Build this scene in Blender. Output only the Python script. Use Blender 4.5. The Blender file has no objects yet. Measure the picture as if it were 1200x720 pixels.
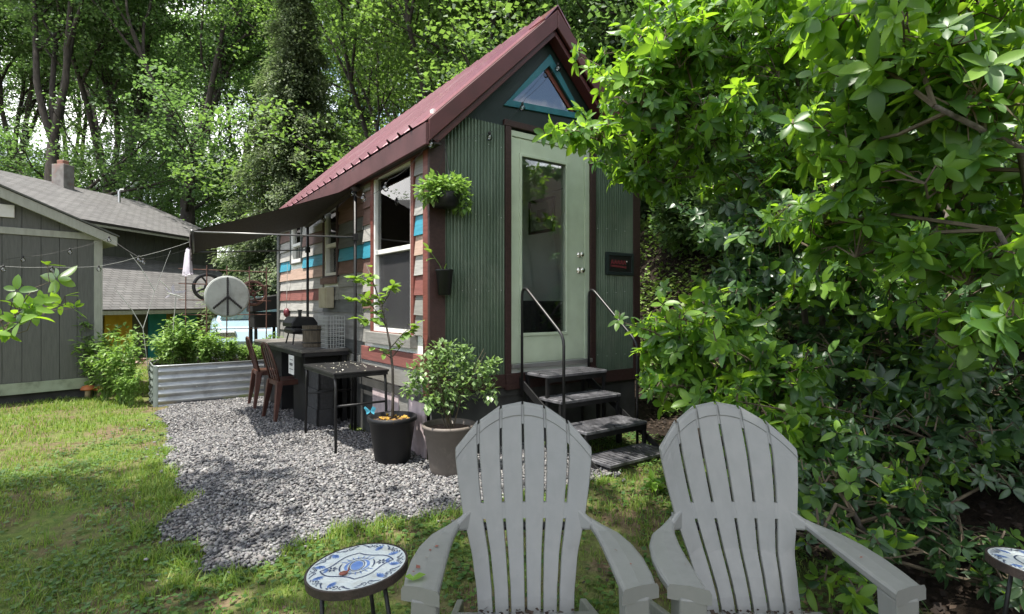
import bpy, math, random
import numpy as np
from math import radians, sin, cos, pi

random.seed(7)
rng = np.random.default_rng(7)
sc = bpy.context.scene
COL = sc.collection

# ------------------------------------------------------------------ camera, sky, sun
cam = bpy.data.cameras.new('camera')
cam.sensor_width = 36; cam.lens = 19.5; cam.shift_y = -0.0033; cam.clip_end = 900
camo = bpy.data.objects.new('camera', cam); COL.objects.link(camo)
camo.location = (0, 0, 1.43); camo.rotation_euler = (radians(90), 0, 0)
sc.camera = camo

SUN_DIR = np.array([-0.72, -0.69]); SUN_DIR /= np.linalg.norm(SUN_DIR)
SUN_EL = radians(72)
w = bpy.data.worlds.new('World'); sc.world = w; w.use_nodes = True
nt = w.node_tree; nt.nodes.clear()
out = nt.nodes.new('ShaderNodeOutputWorld'); bg = nt.nodes.new('ShaderNodeBackground')
sky = nt.nodes.new('ShaderNodeTexSky'); sky.sky_type = 'NISHITA'; sky.sun_disc = False
sky.sun_elevation = SUN_EL; sky.sun_rotation = math.atan2(SUN_DIR[0], SUN_DIR[1])
sky.air_density = 1.0; sky.dust_density = 1.2
tc = nt.nodes.new('ShaderNodeTexCoord'); ns = nt.nodes.new('ShaderNodeTexNoise')
ns.inputs['Scale'].default_value = 3.2; ns.inputs['Detail'].default_value = 6; ns.inputs['Roughness'].default_value = 0.6
nt.links.new(tc.outputs['Generated'], ns.inputs['Vector'])
rp = nt.nodes.new('ShaderNodeValToRGB'); rp.color_ramp.elements[0].position = 0.44; rp.color_ramp.elements[1].position = 0.60
nt.links.new(ns.outputs['Fac'], rp.inputs['Fac'])
mx = nt.nodes.new('ShaderNodeMix'); mx.data_type = 'RGBA'
nt.links.new(rp.outputs['Color'], mx.inputs['Factor']); nt.links.new(sky.outputs['Color'], mx.inputs['A'])
mx.inputs['B'].default_value = (11.6, 11.4, 11.2, 1)
nt.links.new(mx.outputs['Result'], bg.inputs['Color']); bg.inputs['Strength'].default_value = 0.125
nt.links.new(bg.outputs[0], out.inputs[0])

sl = bpy.data.lights.new('sun', 'SUN'); sl.energy = 5.0; sl.angle = radians(0.6); sl.color = (1, 0.95, 0.86)
so = bpy.data.objects.new('sun', sl); COL.objects.link(so)
from mathutils import Vector, Matrix
sv = Vector((SUN_DIR[0]*cos(SUN_EL), SUN_DIR[1]*cos(SUN_EL), sin(SUN_EL)))
so.rotation_euler = sv.to_track_quat('Z', 'Y').to_euler(); so.location = (-8, 4, 20)
sc.view_settings.view_transform = 'Standard'; sc.view_settings.look = 'None'
sc.view_settings.exposure = 1.22; sc.view_settings.gamma = 1.0
sc.render.engine = 'CYCLES'
sc.cycles.use_denoising = True
sc.cycles.max_bounces = 8; sc.cycles.transparent_max_bounces = 12
sc.cycles.diffuse_bounces = 4; sc.cycles.glossy_bounces = 3; sc.cycles.transmission_bounces = 5
sc.cycles.caustics_reflective = False; sc.cycles.caustics_refractive = False
sc.cycles.sample_clamp_indirect = 6

# ------------------------------------------------------------------ helpers: frames
TH = radians(36.3)
UX, UY = cos(TH), sin(TH)
CORNER = (-0.65, 4.55)
def H(x, y, z=0.0):                                    # tiny-house frame -> world
    return (CORNER[0]+x*UX-y*UY, CORNER[1]+x*UY+y*UX, z)
def px(x, y, Y):                                       # a direction in the photograph at distance Y
    return ((x-600)/650*Y, Y, 1.43+(356-y)/650*Y)
def sstep(a, b, x):
    t = np.clip((x-a)/(b-a), 0, 1); return t*t*(3-2*t)
def bumps(x, y):
    return (0.012*np.sin(2.1*x+1.3*y)+0.010*np.sin(3.7*x-2.9*y+1)+0.006*np.sin(7.3*x+5.1*y+2))
def ground_z(x, y):
    x = np.asarray(x, float); y = np.asarray(y, float)
    z = 0.14*sstep(2.0, 4.2, y)
    s = x-1.8+0.5*np.maximum(0, y-6.2)
    b = np.maximum(0, s)
    hill = np.where(b < 3.2, 0.16*b*b/(0.3+0.16*b)*1.35, 0)
    hb = 0.16*3.2*3.2/(0.3+0.16*3.2)*1.35
    hill = np.where(b >= 3.2, hb+(np.minimum(b, 30)-3.2)*0.30, hill)
    z = z+hill
    z = z-1.0*sstep(12.5, 17, y)*sstep(-3.5, -6.5, x)
    fade = np.exp(-((x/18)**2+((y-6)/18)**2))
    return z+bumps(x, y)*fade

# ------------------------------------------------------------------ helpers: mesh
class MB:
    def __init__(s): s.v = []; s.f = []; s.n = 0
    def add(s, v, f):
        v = np.asarray(v, float).reshape(-1, 3); s.v.append(v)
        s.f.extend([tuple(i+s.n for i in q) for q in f]); s.n += len(v); return s
    def box(s, x0, y0, z0, x1, y1, z1):
        v = [(x, y, z) for z in (z0, z1) for y in (y0, y1) for x in (x0, x1)]
        return s.add(v, [(0, 2, 3, 1), (4, 5, 7, 6), (0, 1, 5, 4), (2, 6, 7, 3), (0, 4, 6, 2), (1, 3, 7, 5)])
    def hexa(s, v):                                     # 8 corners, bottom ring then top ring
        return s.add(v, [(3, 2, 1, 0), (4, 5, 6, 7), (0, 1, 5, 4), (1, 2, 6, 5), (2, 3, 7, 6), (3, 0, 4, 7)])
    def tube(s, pts, r, n=8, caps=True):
        P = np.asarray(pts, float); m = len(P)
        R = np.full(m, r, float) if np.isscalar(r) else np.asarray(r, float)
        T = np.gradient(P, axis=0); T /= np.linalg.norm(T, axis=1)[:, None]+1e-12
        a = np.array([0, 0, 1.]) if abs(T[0][2]) < .9 else np.array([1., 0, 0])
        A = np.cross(T[0], a); A /= np.linalg.norm(A)
        vs = []
        ang = np.arange(n)*2*pi/n
        for i in range(m):
            A = A-T[i]*np.dot(A, T[i]); A /= np.linalg.norm(A)+1e-12
            B = np.cross(T[i], A)
            vs.append(P[i]+R[i]*(np.cos(ang)[:, None]*A+np.sin(ang)[:, None]*B))
        f = []
        for i in range(m-1):
            for k in range(n):
                k2 = (k+1) % n
                f.append((i*n+k, i*n+k2, (i+1)*n+k2, (i+1)*n+k))
        if caps:
            f.append(tuple(range(n-1, -1, -1))); f.append(tuple((m-1)*n+k for k in range(n)))
        return s.add(np.vstack(vs), f)
    def lathe(s, prof, n=24, c=(0, 0, 0), caps=True):
        vs = []
        for (r, z) in prof:
            for k in range(n):
                a = 2*pi*k/n; vs.append((c[0]+r*cos(a), c[1]+r*sin(a), c[2]+z))
        f = []
        for i in range(len(prof)-1):
            for k in range(n):
                k2 = (k+1) % n
                f.append((i*n+k, i*n+k2, (i+1)*n+k2, (i+1)*n+k))
        if caps: f.append(tuple(range(n-1, -1, -1))); f.append(tuple((len(prof)-1)*n+k for k in range(n)))
        return s.add(vs, f)
    def prism(s, pts, fn0, fn1):                        # closed outline, two maps to 3D
        n = len(pts)
        v = [fn0(*p) for p in pts]+[fn1(*p) for p in pts]
        f = [tuple(range(n-1, -1, -1)), tuple(range(n, 2*n))]
        f += [(i, (i+1) % n, n+(i+1) % n, n+i) for i in range(n)]
        return s.add(v, f)
    def torus(s, c, R, r, ax=1, n=28, m=8):
        vs = []; f = []
        for i in range(n):
            a = 2*pi*i/n
            for k in range(m):
                b = 2*pi*k/m; rr = R+r*cos(b); p = [rr*cos(a), rr*sin(a), r*sin(b)]
                if ax == 1: p = [p[0], p[2], p[1]]
                if ax == 0: p = [p[2], p[0], p[1]]
                vs.append((c[0]+p[0], c[1]+p[1], c[2]+p[2]))
        for i in range(n):
            for k in range(m):
                f.append((i*m+k, ((i+1) % n)*m+k, ((i+1) % n)*m+(k+1) % m, i*m+(k+1) % m))
        return s.add(vs, f)
    def ball(s, c, r, n=10, sq=(1, 1, 1)):
        vs = []; f = []; m = max(5, n//2+1)
        for i in range(m+1):
            t = pi*i/m
            for k in range(n):
                a = 2*pi*k/n
                vs.append((c[0]+r*sq[0]*sin(t)*cos(a), c[1]+r*sq[1]*sin(t)*sin(a), c[2]+r*sq[2]*cos(t)))
        for i in range(m):
            for k in range(n):
                f.append((i*n+k, (i+1)*n+k, (i+1)*n+(k+1) % n, i*n+(k+1) % n))
        return s.add(vs, f)
    def grid(s, fn, nu, nv):
        v = [fn(i/(nu-1), j/(nv-1)) for j in range(nv) for i in range(nu)]
        f = [(j*nu+i, j*nu+i+1, (j+1)*nu+i+1, (j+1)*nu+i) for j in range(nv-1) for i in range(nu-1)]
        return s.add(v, f)
    def mesh(s, name, smooth=False):
        me = bpy.data.meshes.new(name)
        me.from_pydata(np.vstack(s.v).tolist(), [], s.f); me.update()
        if smooth: me.polygons.foreach_set('use_smooth', np.ones(len(me.polygons), bool))
        return me
def fast_mesh(name, V, F, smooth=False):                # V (N,3), F (M,k)
    me = bpy.data.meshes.new(name); k = F.shape[1]
    me.vertices.add(len(V)); me.vertices.foreach_set('co', np.ascontiguousarray(V, np.float32).ravel())
    me.loops.add(F.size); me.loops.foreach_set('vertex_index', np.ascontiguousarray(F, np.int32).ravel())
    me.polygons.add(len(F)); me.polygons.foreach_set('loop_start', np.arange(0, F.size, k, dtype=np.int32))
    if smooth: me.polygons.foreach_set('use_smooth', np.ones(len(F), bool))
    me.update(calc_edges=True); me.validate()
    return me
def scatter(tv, tf, M, L):                              # template copies: M (N,3,3), L (N,3)
    V = np.einsum('nij,kj->nki', M, tv)+L[:, None, :]
    F = tf[None]+(np.arange(len(L))*len(tv))[:, None, None]
    return V.reshape(-1, 3), F.reshape(-1, tf.shape[1])
def link(name, me, m=None, parent=None, bevel=0, seg=2):
    o = bpy.data.objects.new(name, me); COL.objects.link(o)
    if m is not None and len(me.materials) == 0: me.materials.append(m)
    if parent is not None: o.parent = parent
    if bevel:
        b = o.modifiers.new('bevel', 'BEVEL'); b.width = bevel; b.segments = seg; b.limit_method = 'ANGLE'
        b.angle_limit = radians(40); b.harden_normals = False
    return o
def part(name, mb, m, parent, bevel=0, smooth=False, label=None, kind=None):
    o = link(name, mb.mesh(name, smooth), m, parent, bevel)
    if label: o['label'] = label
    if kind: o['kind'] = kind
    return o
def tag(o, label, cat, group=None, kind=None):
    o['label'] = label; o['category'] = cat
    if group: o['group'] = group
    if kind: o['kind'] = kind
    return o
def thing(name, label, cat, loc=(0, 0, 0), rz=0.0, group=None, tilt=None):
    o = bpy.data.objects.new(name, None); COL.objects.link(o); o.empty_display_size = .1
    o.location = loc; o.rotation_euler = (tilt[0], tilt[1], rz) if tilt else (0, 0, rz)
    return tag(o, label, cat, group)
def struct(o):
    o['kind'] = 'structure'; return o
def copy_tree(o, loc, rz, sc_=1.0, label=None):
    r = o.copy(); COL.objects.link(r); r.location = loc; r.rotation_euler = (0, 0, rz); r.scale = (sc_,)*3 if np.isscalar(sc_) else sc_
    if label: r['label'] = label
    for ch in [c for c in o.children]:
        c = ch.copy(); COL.objects.link(c); c.parent = r
        for g in ch.children:
            d = g.copy(); COL.objects.link(d); d.parent = c
    return r

# ------------------------------------------------------------------ materials
def nodes(name):
    m = bpy.data.materials.new(name); m.use_nodes = True
    t = m.node_tree; t.nodes.clear()
    o = t.nodes.new('ShaderNodeOutputMaterial'); return m, t, o
def rgba(c): return (c[0], c[1], c[2], 1)
def S(r, g, b):                                         # sRGB 0-255 -> linear
    return tuple(((v/255)/12.92 if v/255 < .04045 else ((v/255+.055)/1.055)**2.4) for v in (r, g, b))
def mat(name, c, rough=.6, c2=None, scale=6, metal=0, bump=0, bscale=40, stretch=None, detail=5, spec=.5, lo=.35, hi=.7, dirt=None, dscale=3, coat=0):
    m, t, o = nodes(name); N = t.nodes.new; L = t.links.new
    b = N('ShaderNodeBsdfPrincipled'); L(b.outputs[0], o.inputs[0])
    b.inputs['Roughness'].default_value = rough; b.inputs['Metallic'].default_value = metal
    b.inputs['Specular IOR Level'].default_value = spec; b.inputs['Coat Weight'].default_value = coat
    tc = N('ShaderNodeTexCoord'); mp = N('ShaderNodeMapping'); L(tc.outputs['Object'], mp.inputs[0])
    if stretch: mp.inputs['Scale'].default_value = stretch
    col = None
    if c2 is not None:
        n = N('ShaderNodeTexNoise'); n.inputs['Scale'].default_value = scale; n.inputs['Detail'].default_value = detail
        L(mp.outputs[0], n.inputs['Vector'])
        r = N('ShaderNodeValToRGB'); r.color_ramp.elements[0].position = lo; r.color_ramp.elements[1].position = hi
        r.color_ramp.elements[0].color = rgba(c); r.color_ramp.elements[1].color = rgba(c2)
        L(n.outputs['Fac'], r.inputs['Fac']); col = r.outputs['Color']
        rr = N('ShaderNodeMapRange'); rr.inputs['To Min'].default_value = max(0, rough-.1); rr.inputs['To Max'].default_value = min(1, rough+.12)
        L(n.outputs['Fac'], rr.inputs['Value']); L(rr.outputs[0], b.inputs['Roughness'])
    if dirt is not None:
        n2 = N('ShaderNodeTexNoise'); n2.inputs['Scale'].default_value = dscale; n2.inputs['Detail'].default_value = 8; n2.inputs['Roughness'].default_value = .7
        L(tc.outputs['Object'], n2.inputs['Vector'])
        r2 = N('ShaderNodeValToRGB'); r2.color_ramp.elements[0].position = .5; r2.color_ramp.elements[1].position = .75
        L(n2.outputs['Fac'], r2.inputs['Fac'])
        x = N('ShaderNodeMix'); x.data_type = 'RGBA'; L(r2.outputs['Color'], x.inputs['Factor'])
        if col is not None: L(col, x.inputs['A'])
        else: x.inputs['A'].default_value = rgba(c)
        x.inputs['B'].default_value = rgba(dirt); col = x.outputs['Result']
    if col is not None: L(col, b.inputs['Base Color'])
    else: b.inputs['Base Color'].default_value = rgba(c)
    if bump:
        n3 = N('ShaderNodeTexNoise'); n3.inputs['Scale'].default_value = bscale; n3.inputs['Detail'].default_value = 4
        L(mp.outputs[0], n3.inputs['Vector'])
        bp = N('ShaderNodeBump'); bp.inputs['Strength'].default_value = bump; bp.inputs['Distance'].default_value = .01
        L(n3.outputs['Fac'], bp.inputs['Height']); L(bp.outputs[0], b.inputs['Normal'])
    return m
def leaf_mat(name, cols, trans, tf=.4, rough=.42, gloss=.1, perobj=False):
    m, t, o = nodes(name); N = t.nodes.new; L = t.links.new
    g = N('ShaderNodeNewGeometry'); oi = N('ShaderNodeObjectInfo')
    r = N('ShaderNodeValToRGB'); el = r.color_ramp.elements
    while len(el) < len(cols): el.new(.5)
    for i, c in enumerate(cols): el[i].position = i/(len(cols)-1); el[i].color = rgba(c)
    if perobj: L(oi.outputs['Random'], r.inputs['Fac'])
    else: L(g.outputs['Random Per Island'], r.inputs['Fac'])
    hs = N('ShaderNodeHueSaturation')
    mr = N('ShaderNodeMapRange'); mr.inputs['To Min'].default_value = .8; mr.inputs['To Max'].default_value = 1.2
    L(oi.outputs['Random'], mr.inputs['Value']); L(mr.outputs[0], hs.inputs['Value']); L(r.outputs['Color'], hs.inputs['Color'])
    d = N('ShaderNodeBsdfDiffuse'); L(hs.outputs[0], d.inputs['Color'])
    tr = N('ShaderNodeBsdfTranslucent')
    mm = N('ShaderNodeMix'); mm.data_type = 'RGBA'; mm.blend_type = 'MULTIPLY'; mm.inputs['Factor'].default_value = 1
    sc2 = N('ShaderNodeMix'); sc2.data_type = 'RGBA'; sc2.inputs['Factor'].default_value = .65
    L(hs.outputs[0], sc2.inputs['A']); sc2.inputs['B'].default_value = rgba(trans)
    L(sc2.outputs['Result'], tr.inputs['Color'])
    a = N('ShaderNodeMixShader'); a.inputs[0].default_value = tf; L(d.outputs[0], a.inputs[1]); L(tr.outputs[0], a.inputs[2])
    gl = N('ShaderNodeBsdfGlossy'); gl.inputs['Roughness'].default_value = rough; gl.inputs['Color'].default_value = (1, 1, 1, 1)
    fr = N('ShaderNodeFresnel'); fr.inputs['IOR'].default_value = 1.42
    ml = N('ShaderNodeMath'); ml.operation = 'MULTIPLY'; ml.inputs[1].default_value = gloss*10; L(fr.outputs[0], ml.inputs[0])
    mn = N('ShaderNodeMath'); mn.operation = 'MINIMUM'; mn.inputs[1].default_value = .10; L(ml.outputs[0], mn.inputs[0])
    b = N('ShaderNodeMixShader'); L(mn.outputs[0], b.inputs[0]); L(a.outputs[0], b.inputs[1]); L(gl.outputs[0], b.inputs[2])
    L(b.outputs[0], o.inputs[0]); return m
def glass_mat(name, tint=(.85, .9, .88), boost=1.6):
    m, t, o = nodes(name); N = t.nodes.new; L = t.links.new
    tr = N('ShaderNodeBsdfTransparent'); tr.inputs['Color'].default_value = rgba(tint)
    gl = N('ShaderNodeBsdfGlossy'); gl.inputs['Roughness'].default_value = .02
    fr = N('ShaderNodeFresnel'); fr.inputs['IOR'].default_value = 1.52
    ml = N('ShaderNodeMath'); ml.operation = 'MULTIPLY'; ml.use_clamp = True; ml.inputs[1].default_value = boost; L(fr.outputs[0], ml.inputs[0])
    x = N('ShaderNodeMixShader'); L(ml.outputs[0], x.inputs[0]); L(tr.outputs[0], x.inputs[1]); L(gl.outputs[0], x.inputs[2])
    L(x.outputs[0], o.inputs[0]); return m
def island_mat(name, cols, rough=.8, bump=0, nscale=60):
    m, t, o = nodes(name); N = t.nodes.new; L = t.links.new
    g = N('ShaderNodeNewGeometry'); r = N('ShaderNodeValToRGB'); el = r.color_ramp.elements
    while len(el) < len(cols): el.new(.5)
    for i, c in enumerate(cols): el[i].position = i/(len(cols)-1); el[i].color = rgba(c)
    L(g.outputs['Random Per Island'], r.inputs['Fac'])
    b = N('ShaderNodeBsdfPrincipled'); b.inputs['Roughness'].default_value = rough; b.inputs['Specular IOR Level'].default_value = .3
    n = N('ShaderNodeTexNoise'); n.inputs['Scale'].default_value = nscale
    tc = N('ShaderNodeTexCoord'); L(tc.outputs['Object'], n.inputs['Vector'])
    x = N('ShaderNodeMix'); x.data_type = 'RGBA'; x.blend_type = 'MULTIPLY'; x.inputs['Factor'].default_value = .5
    L(r.outputs['Color'], x.inputs['A']); L(n.outputs['Color'], x.inputs['B'])
    h = N('ShaderNodeMix'); h.data_type = 'RGBA'; h.inputs['Factor'].default_value = .35; L(r.outputs['Color'], h.inputs['A']); L(x.outputs['Result'], h.inputs['B'])
    L(h.outputs['Result'], b.inputs['Base Color']); L(b.outputs[0], o.inputs[0]); return m
M = {}
def wood(name, c, k=.72, **kw):
    M[name] = mat(name, c, kw.pop('rough', .72), tuple(v*k for v in c), 9, bump=.25, bscale=30, stretch=kw.pop('stretch', (3, .5, 5)), **kw)
wood('board_grey', (.22, .215, .20)); wood('board_pale', (.34, .33, .31)); wood('board_tan', (.40, .28, .22))
wood('board_blue', (.035, .25, .35), rough=.55); wood('board_red', (.20, .07, .058)); wood('board_brown', (.15, .085, .07)); wood('board_dark', (.10, .105, .10))
wood('rust_trim', (.17, .05, .037), rough=.55); wood('dark_trim', (.04, .016, .014), rough=.6)
wood('skirt_pink', (.55, .45, .47), stretch=(1.5, 1.5, .5), lo=.3, dirt=(.25, .2, .2), dscale=4)
M['skirt_dark'] = mat('skirt_dark', (.05, .05, .048), .85, (.025, .025, .024), 5)
M['corrugated'] = mat('corrugated', (.095, .135, .092), .38, (.065, .095, .064), 4, metal=.4, stretch=(4, 4, .6), dirt=(.14, .165, .125), dscale=1.6, bump=.1)
M['gable'] = mat('gable', (.010, .021, .020), .65, (.007, .015, .014), 5, bump=.1)
M['teal_trim'] = mat('teal_trim', (.012, .13, .16), .5, (.008, .09, .12), 9)
M['roof_red'] = mat('roof_red', (.23, .085, .10), .30, (.18, .062, .075), 3, metal=.3, spec=1.0, dirt=(.30, .17, .18), dscale=2, coat=.4)
M['fascia_red'] = mat('fascia_red', (.075, .016, .016), .5, (.05, .011, .011), 4, bump=.08)
M['soffit'] = mat('soffit', (.02, .016, .015), .8)
M['white_vinyl'] = mat('white_vinyl', (.72, .72, .70), .4, (.6, .6, .57), 8)
M['glass'] = glass_mat('glass', boost=1.9); M['glass_dark'] = glass_mat('glass_dark', (.95, .97, .96), .55)
M['screen'] = mat('screen', (.05, .05, .055), .8)
M['curtain'] = mat('curtain', (.30, .30, .30), .9, (.2, .2, .2), 4, stretch=(8, 8, .5))
M['interior'] = mat('interior', (.80, .84, .80), .8, (.72, .76, .72), 3)
M['floor_in'] = mat('floor_in', (.30, .27, .23), .6)
M['door_green'] = mat('door_green', (.50, .57, .44), .5, (.43, .49, .37), 6, bump=.06)
M['metal_black'] = mat('metal_black', (.008, .008, .009), .45, (.016, .016, .016), 14, spec=.4, bump=.1, bscale=90)
M['rail_black'] = mat('rail_black', (.012, .012, .013), .4, spec=.4)
M['tread'] = mat('tread', (.06, .06, .066), .3, (.14, .14, .152), 18, spec=.8, bump=.2, bscale=150, dirt=(.32, .32, .34), dscale=7)
M['chrome'] = mat('chrome', (.7, .68, .63), .22, metal=1)
M['plastic_grey'] = mat('plastic_grey', (.20, .203, .188), .38, (.186, .19, .176), 6, stretch=(5, 5, 1), bump=.012, bscale=200, dirt=(.215, .215, .20), dscale=14)
M['pot_black'] = mat('pot_black', (.007, .007, .008), .45, (.011, .011, .012), 9, spec=.35)
M['pot_taupe'] = mat('pot_taupe', (.125, .105, .09), .55, (.095, .08, .068), 9, dirt=(.19, .165, .14), dscale=9, bump=.05)
M['soil'] = mat('soil', (.045, .028, .02), .95, (.10, .06, .045), 30, bump=1, bscale=60)
M['copper'] = mat('copper', (.06, .027, .021), .42, (.10, .042, .031), 8, metal=.45, spec=.5, dirt=(.06, .025, .02), dscale=6)
M['counter'] = mat('counter', (.06, .055, .05), .5, (.16, .15, .135), 5, bump=.2, dirt=(.2, .19, .17), dscale=8)
M['black_panel'] = mat('black_panel', (.007, .007, .008), .6, (.012, .012, .012), 8, spec=.3)
M['cinder'] = mat('cinder', (.04, .04, .042), .95, (.025, .025, .025), 30, bump=.6, bscale=120)
M['galv'] = mat('galv', (.46, .48, .49), .38, (.30, .32, .33), 3, metal=.75, stretch=(1, 1, 6), bump=.05, dirt=(.24, .25, .25), dscale=5)
M['galv_green'] = mat('galv_green', (.17, .2, .19), .55, (.12, .14, .13), 6, metal=.3)
M['rebar'] = mat('rebar', (.11, .05, .035), .85, (.06, .03, .025), 20, bump=.4, bscale=160)
M['disc_white'] = mat('disc_white', (.30, .32, .305), .7, (.23, .245, .235), 5, dirt=(.15, .15, .135), dscale=4)
M['awning'] = mat('awning', (.045, .033, .03), .85, (.03, .022, .02), 40, stretch=(1, 1, 1), bump=.1, bscale=300)
M['alu'] = mat('alu', (.45, .45, .45), .35, metal=.8)
M['cloth_white'] = mat('cloth_white', (.62, .58, .64), .9, (.45, .42, .5), 12)
M['shed_panel'] = mat('shed_panel', (.105, .108, .098), .75, (.085, .088, .08), 10, stretch=(6, 6, .6), bump=.25, bscale=40)
M['shed_trim'] = mat('shed_trim', (.33, .34, .29), .65, (.27, .28, .235), 6, stretch=(4, 4, 1))
M['shed_base'] = mat('shed_base', (.30, .34, .25), .75, (.2, .23, .16), 5, dirt=(.12, .13, .09), dscale=5)
M['house_wall'] = mat('house_wall', (.085, .09, .078), .8, (.06, .065, .055), 8, stretch=(5, 5, .5))
M['chimney'] = mat('chimney', (.20, .19, .18), .9, (.10, .09, .085), 4, bump=.6, bscale=20, dirt=(.3, .18, .15), dscale=2)
M['terracotta'] = mat('terracotta', (.24, .11, .08), .8, (.17, .08, .06), 8)
M['yellow_paint'] = mat('yellow_paint', (.55, .36, .03), .6, (.45, .28, .02), 5)
M['teal_paint'] = mat('teal_paint', (.0, .20, .22), .6, (.0, .15, .17), 5)
M['orange_cap'] = mat('orange_cap', (.45, .14, .04), .55, (.3, .09, .03), 14)
M['stone_stalk'] = mat('stone_stalk', (.32, .24, .13), .9, (.2, .15, .08), 12, bump=.4)
M['bulb_glass'] = glass_mat('bulb_glass', (.95, .95, .95), 2.4)
M['wire'] = mat('wire', (.02, .02, .02), .6); M['wire_pale'] = mat('wire_pale', (.35, .36, .34), .5)
M['car_paint'] = mat('car_paint', (.30, .42, .50), .25, spec=.6, coat=.6); M['tyre'] = mat('tyre', (.02, .02, .02), .8)
M['beige_box'] = mat('beige_box', (.40, .36, .26), .6, (.33, .29, .2), 8)
M['stump'] = mat('stump', (.10, .08, .055), .9, (.05, .04, .028), 8, stretch=(8, 8, 1), bump=.6, bscale=30)
M['bark'] = mat('bark', (.055, .045, .037), .95, (.025, .02, .017), 3, stretch=(4, 4, .8), bump=.8, bscale=12)
M['bark_grey'] = mat('bark_grey', (.10, .085, .07), .9, (.05, .042, .034), 12, stretch=(3, 3, 1), bump=.5, bscale=40)
M['twig'] = mat('twig', (.10, .08, .05), .85, (.06, .045, .03), 20)
M['green_stem'] = mat('green_stem', (.12, .2, .05), .7)
M['mosaic_white'] = mat('mosaic_white', (.62, .66, .64), .35, (.52, .57, .58), 16, bump=.15, bscale=140, dirt=(.42, .42, .38), dscale=14)
M['mosaic_dark'] = mat('mosaic_dark', (.035, .05, .10), .35, (.05, .08, .17), 30)
M['mosaic_blue'] = mat('mosaic_blue', (.10, .19, .46), .35, (.17, .28, .56), 30)
M['rim_brown'] = mat('rim_brown', (.045, .03, .024), .6, (.02, .015, .012), 20, bump=.3, bscale=120)
M['rust_bit'] = mat('rust_bit', (.24, .08, .05), .8, (.15, .05, .04), 30)
M['sign_red'] = mat('sign_red', (.16, .025, .03), .5); M['sign_black'] = mat('sign_black', (.012, .012, .012), .4)
M['butterfly'] = mat('butterfly', (.10, .45, .60), .4)
M['gravel_bed'] = mat('gravel_bed', (.07, .07, .07), .95, (.14, .14, .14), 60, bump=.8, bscale=100)
M['picture'] = mat('picture', (.30, .32, .31), .5); M['picture_art'] = mat('picture_art', (.07, .08, .08), .5, (.15, .15, .15), 12)
M['upholstery'] = mat('upholstery', (.012, .012, .013), .9)
M['pebble'] = island_mat('pebble', [(.035, .035, .04), (.10, .10, .105), (.18, .18, .18), (.14, .13, .125), (.30, .295, .29)], .85)
M['grass'] = leaf_mat('grass', [(.045, .11, .015), (.10, .19, .025), (.15, .24, .03), (.24, .26, .07), (.13, .21, .03)], (.32, .5, .04), .4, .5, .05)
M['clover'] = leaf_mat('clover', [(.035, .10, .025), (.07, .155, .03), (.13, .22, .04)], (.22, .42, .05), .35, .45, .05)
M['litter'] = island_mat('litter', [(.014, .010, .008), (.03, .021, .015), (.06, .042, .03), (.022, .016, .012)], .9)
M['tree_leaf'] = leaf_mat('tree_leaf', [(.048, .10, .034), (.075, .142, .046), (.11, .185, .058)], (.23, .42, .08), .48, .6, .03)
M['tree_leaf_light'] = leaf_mat('tree_leaf_light', [(.06, .12, .03), (.095, .17, .042), (.135, .215, .055)], (.28, .48, .07), .48, .6, .03)
M['needle'] = leaf_mat('needle', [(.10, .14, .075), (.15, .19, .10), (.20, .235, .135)], (.28, .4, .13), .35, .5, .03)
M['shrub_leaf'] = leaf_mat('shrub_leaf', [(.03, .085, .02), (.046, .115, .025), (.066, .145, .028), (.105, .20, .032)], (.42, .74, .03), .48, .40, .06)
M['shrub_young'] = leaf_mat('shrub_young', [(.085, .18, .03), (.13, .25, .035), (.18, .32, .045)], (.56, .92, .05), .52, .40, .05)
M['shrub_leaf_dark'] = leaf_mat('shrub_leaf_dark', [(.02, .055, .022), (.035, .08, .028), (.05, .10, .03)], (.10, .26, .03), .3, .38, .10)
M['shrub_leaf_one'] = leaf_mat('shrub_leaf_one', [(.036, .095, .022), (.055, .13, .027), (.08, .165, .03), (.16, .28, .033)], (.52, .84, .03), .48, .40, .06, perobj=True)
M['herb_leaf'] = leaf_mat('herb_leaf', [(.09, .18, .035), (.15, .26, .055), (.22, .32, .09)], (.32, .55, .07), .4, .45, .05)
M['pot_leaf'] = leaf_mat('pot_leaf', [(.09, .16, .05), (.14, .23, .065), (.24, .33, .16)], (.3, .5, .08), .35, .38, .10)
M['moss'] = leaf_mat('moss', [(.06, .12, .02), (.10, .17, .03), (.16, .2, .05)], (.2, .35, .04), .3, .5, .04)

def screen_mat():
    m, t, o = nodes('screen_mesh'); N = t.nodes.new; L = t.links.new
    a = N('ShaderNodeBsdfTransparent'); b = N('ShaderNodeBsdfDiffuse'); b.inputs['Color'].default_value = (.08, .08, .085, 1)
    x = N('ShaderNodeMixShader'); x.inputs[0].default_value = .35; L(a.outputs[0], x.inputs[1]); L(b.outputs[0], x.inputs[2]); L(x.outputs[0], o.inputs[0]); return m
M['screen_mesh'] = screen_mat()

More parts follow.
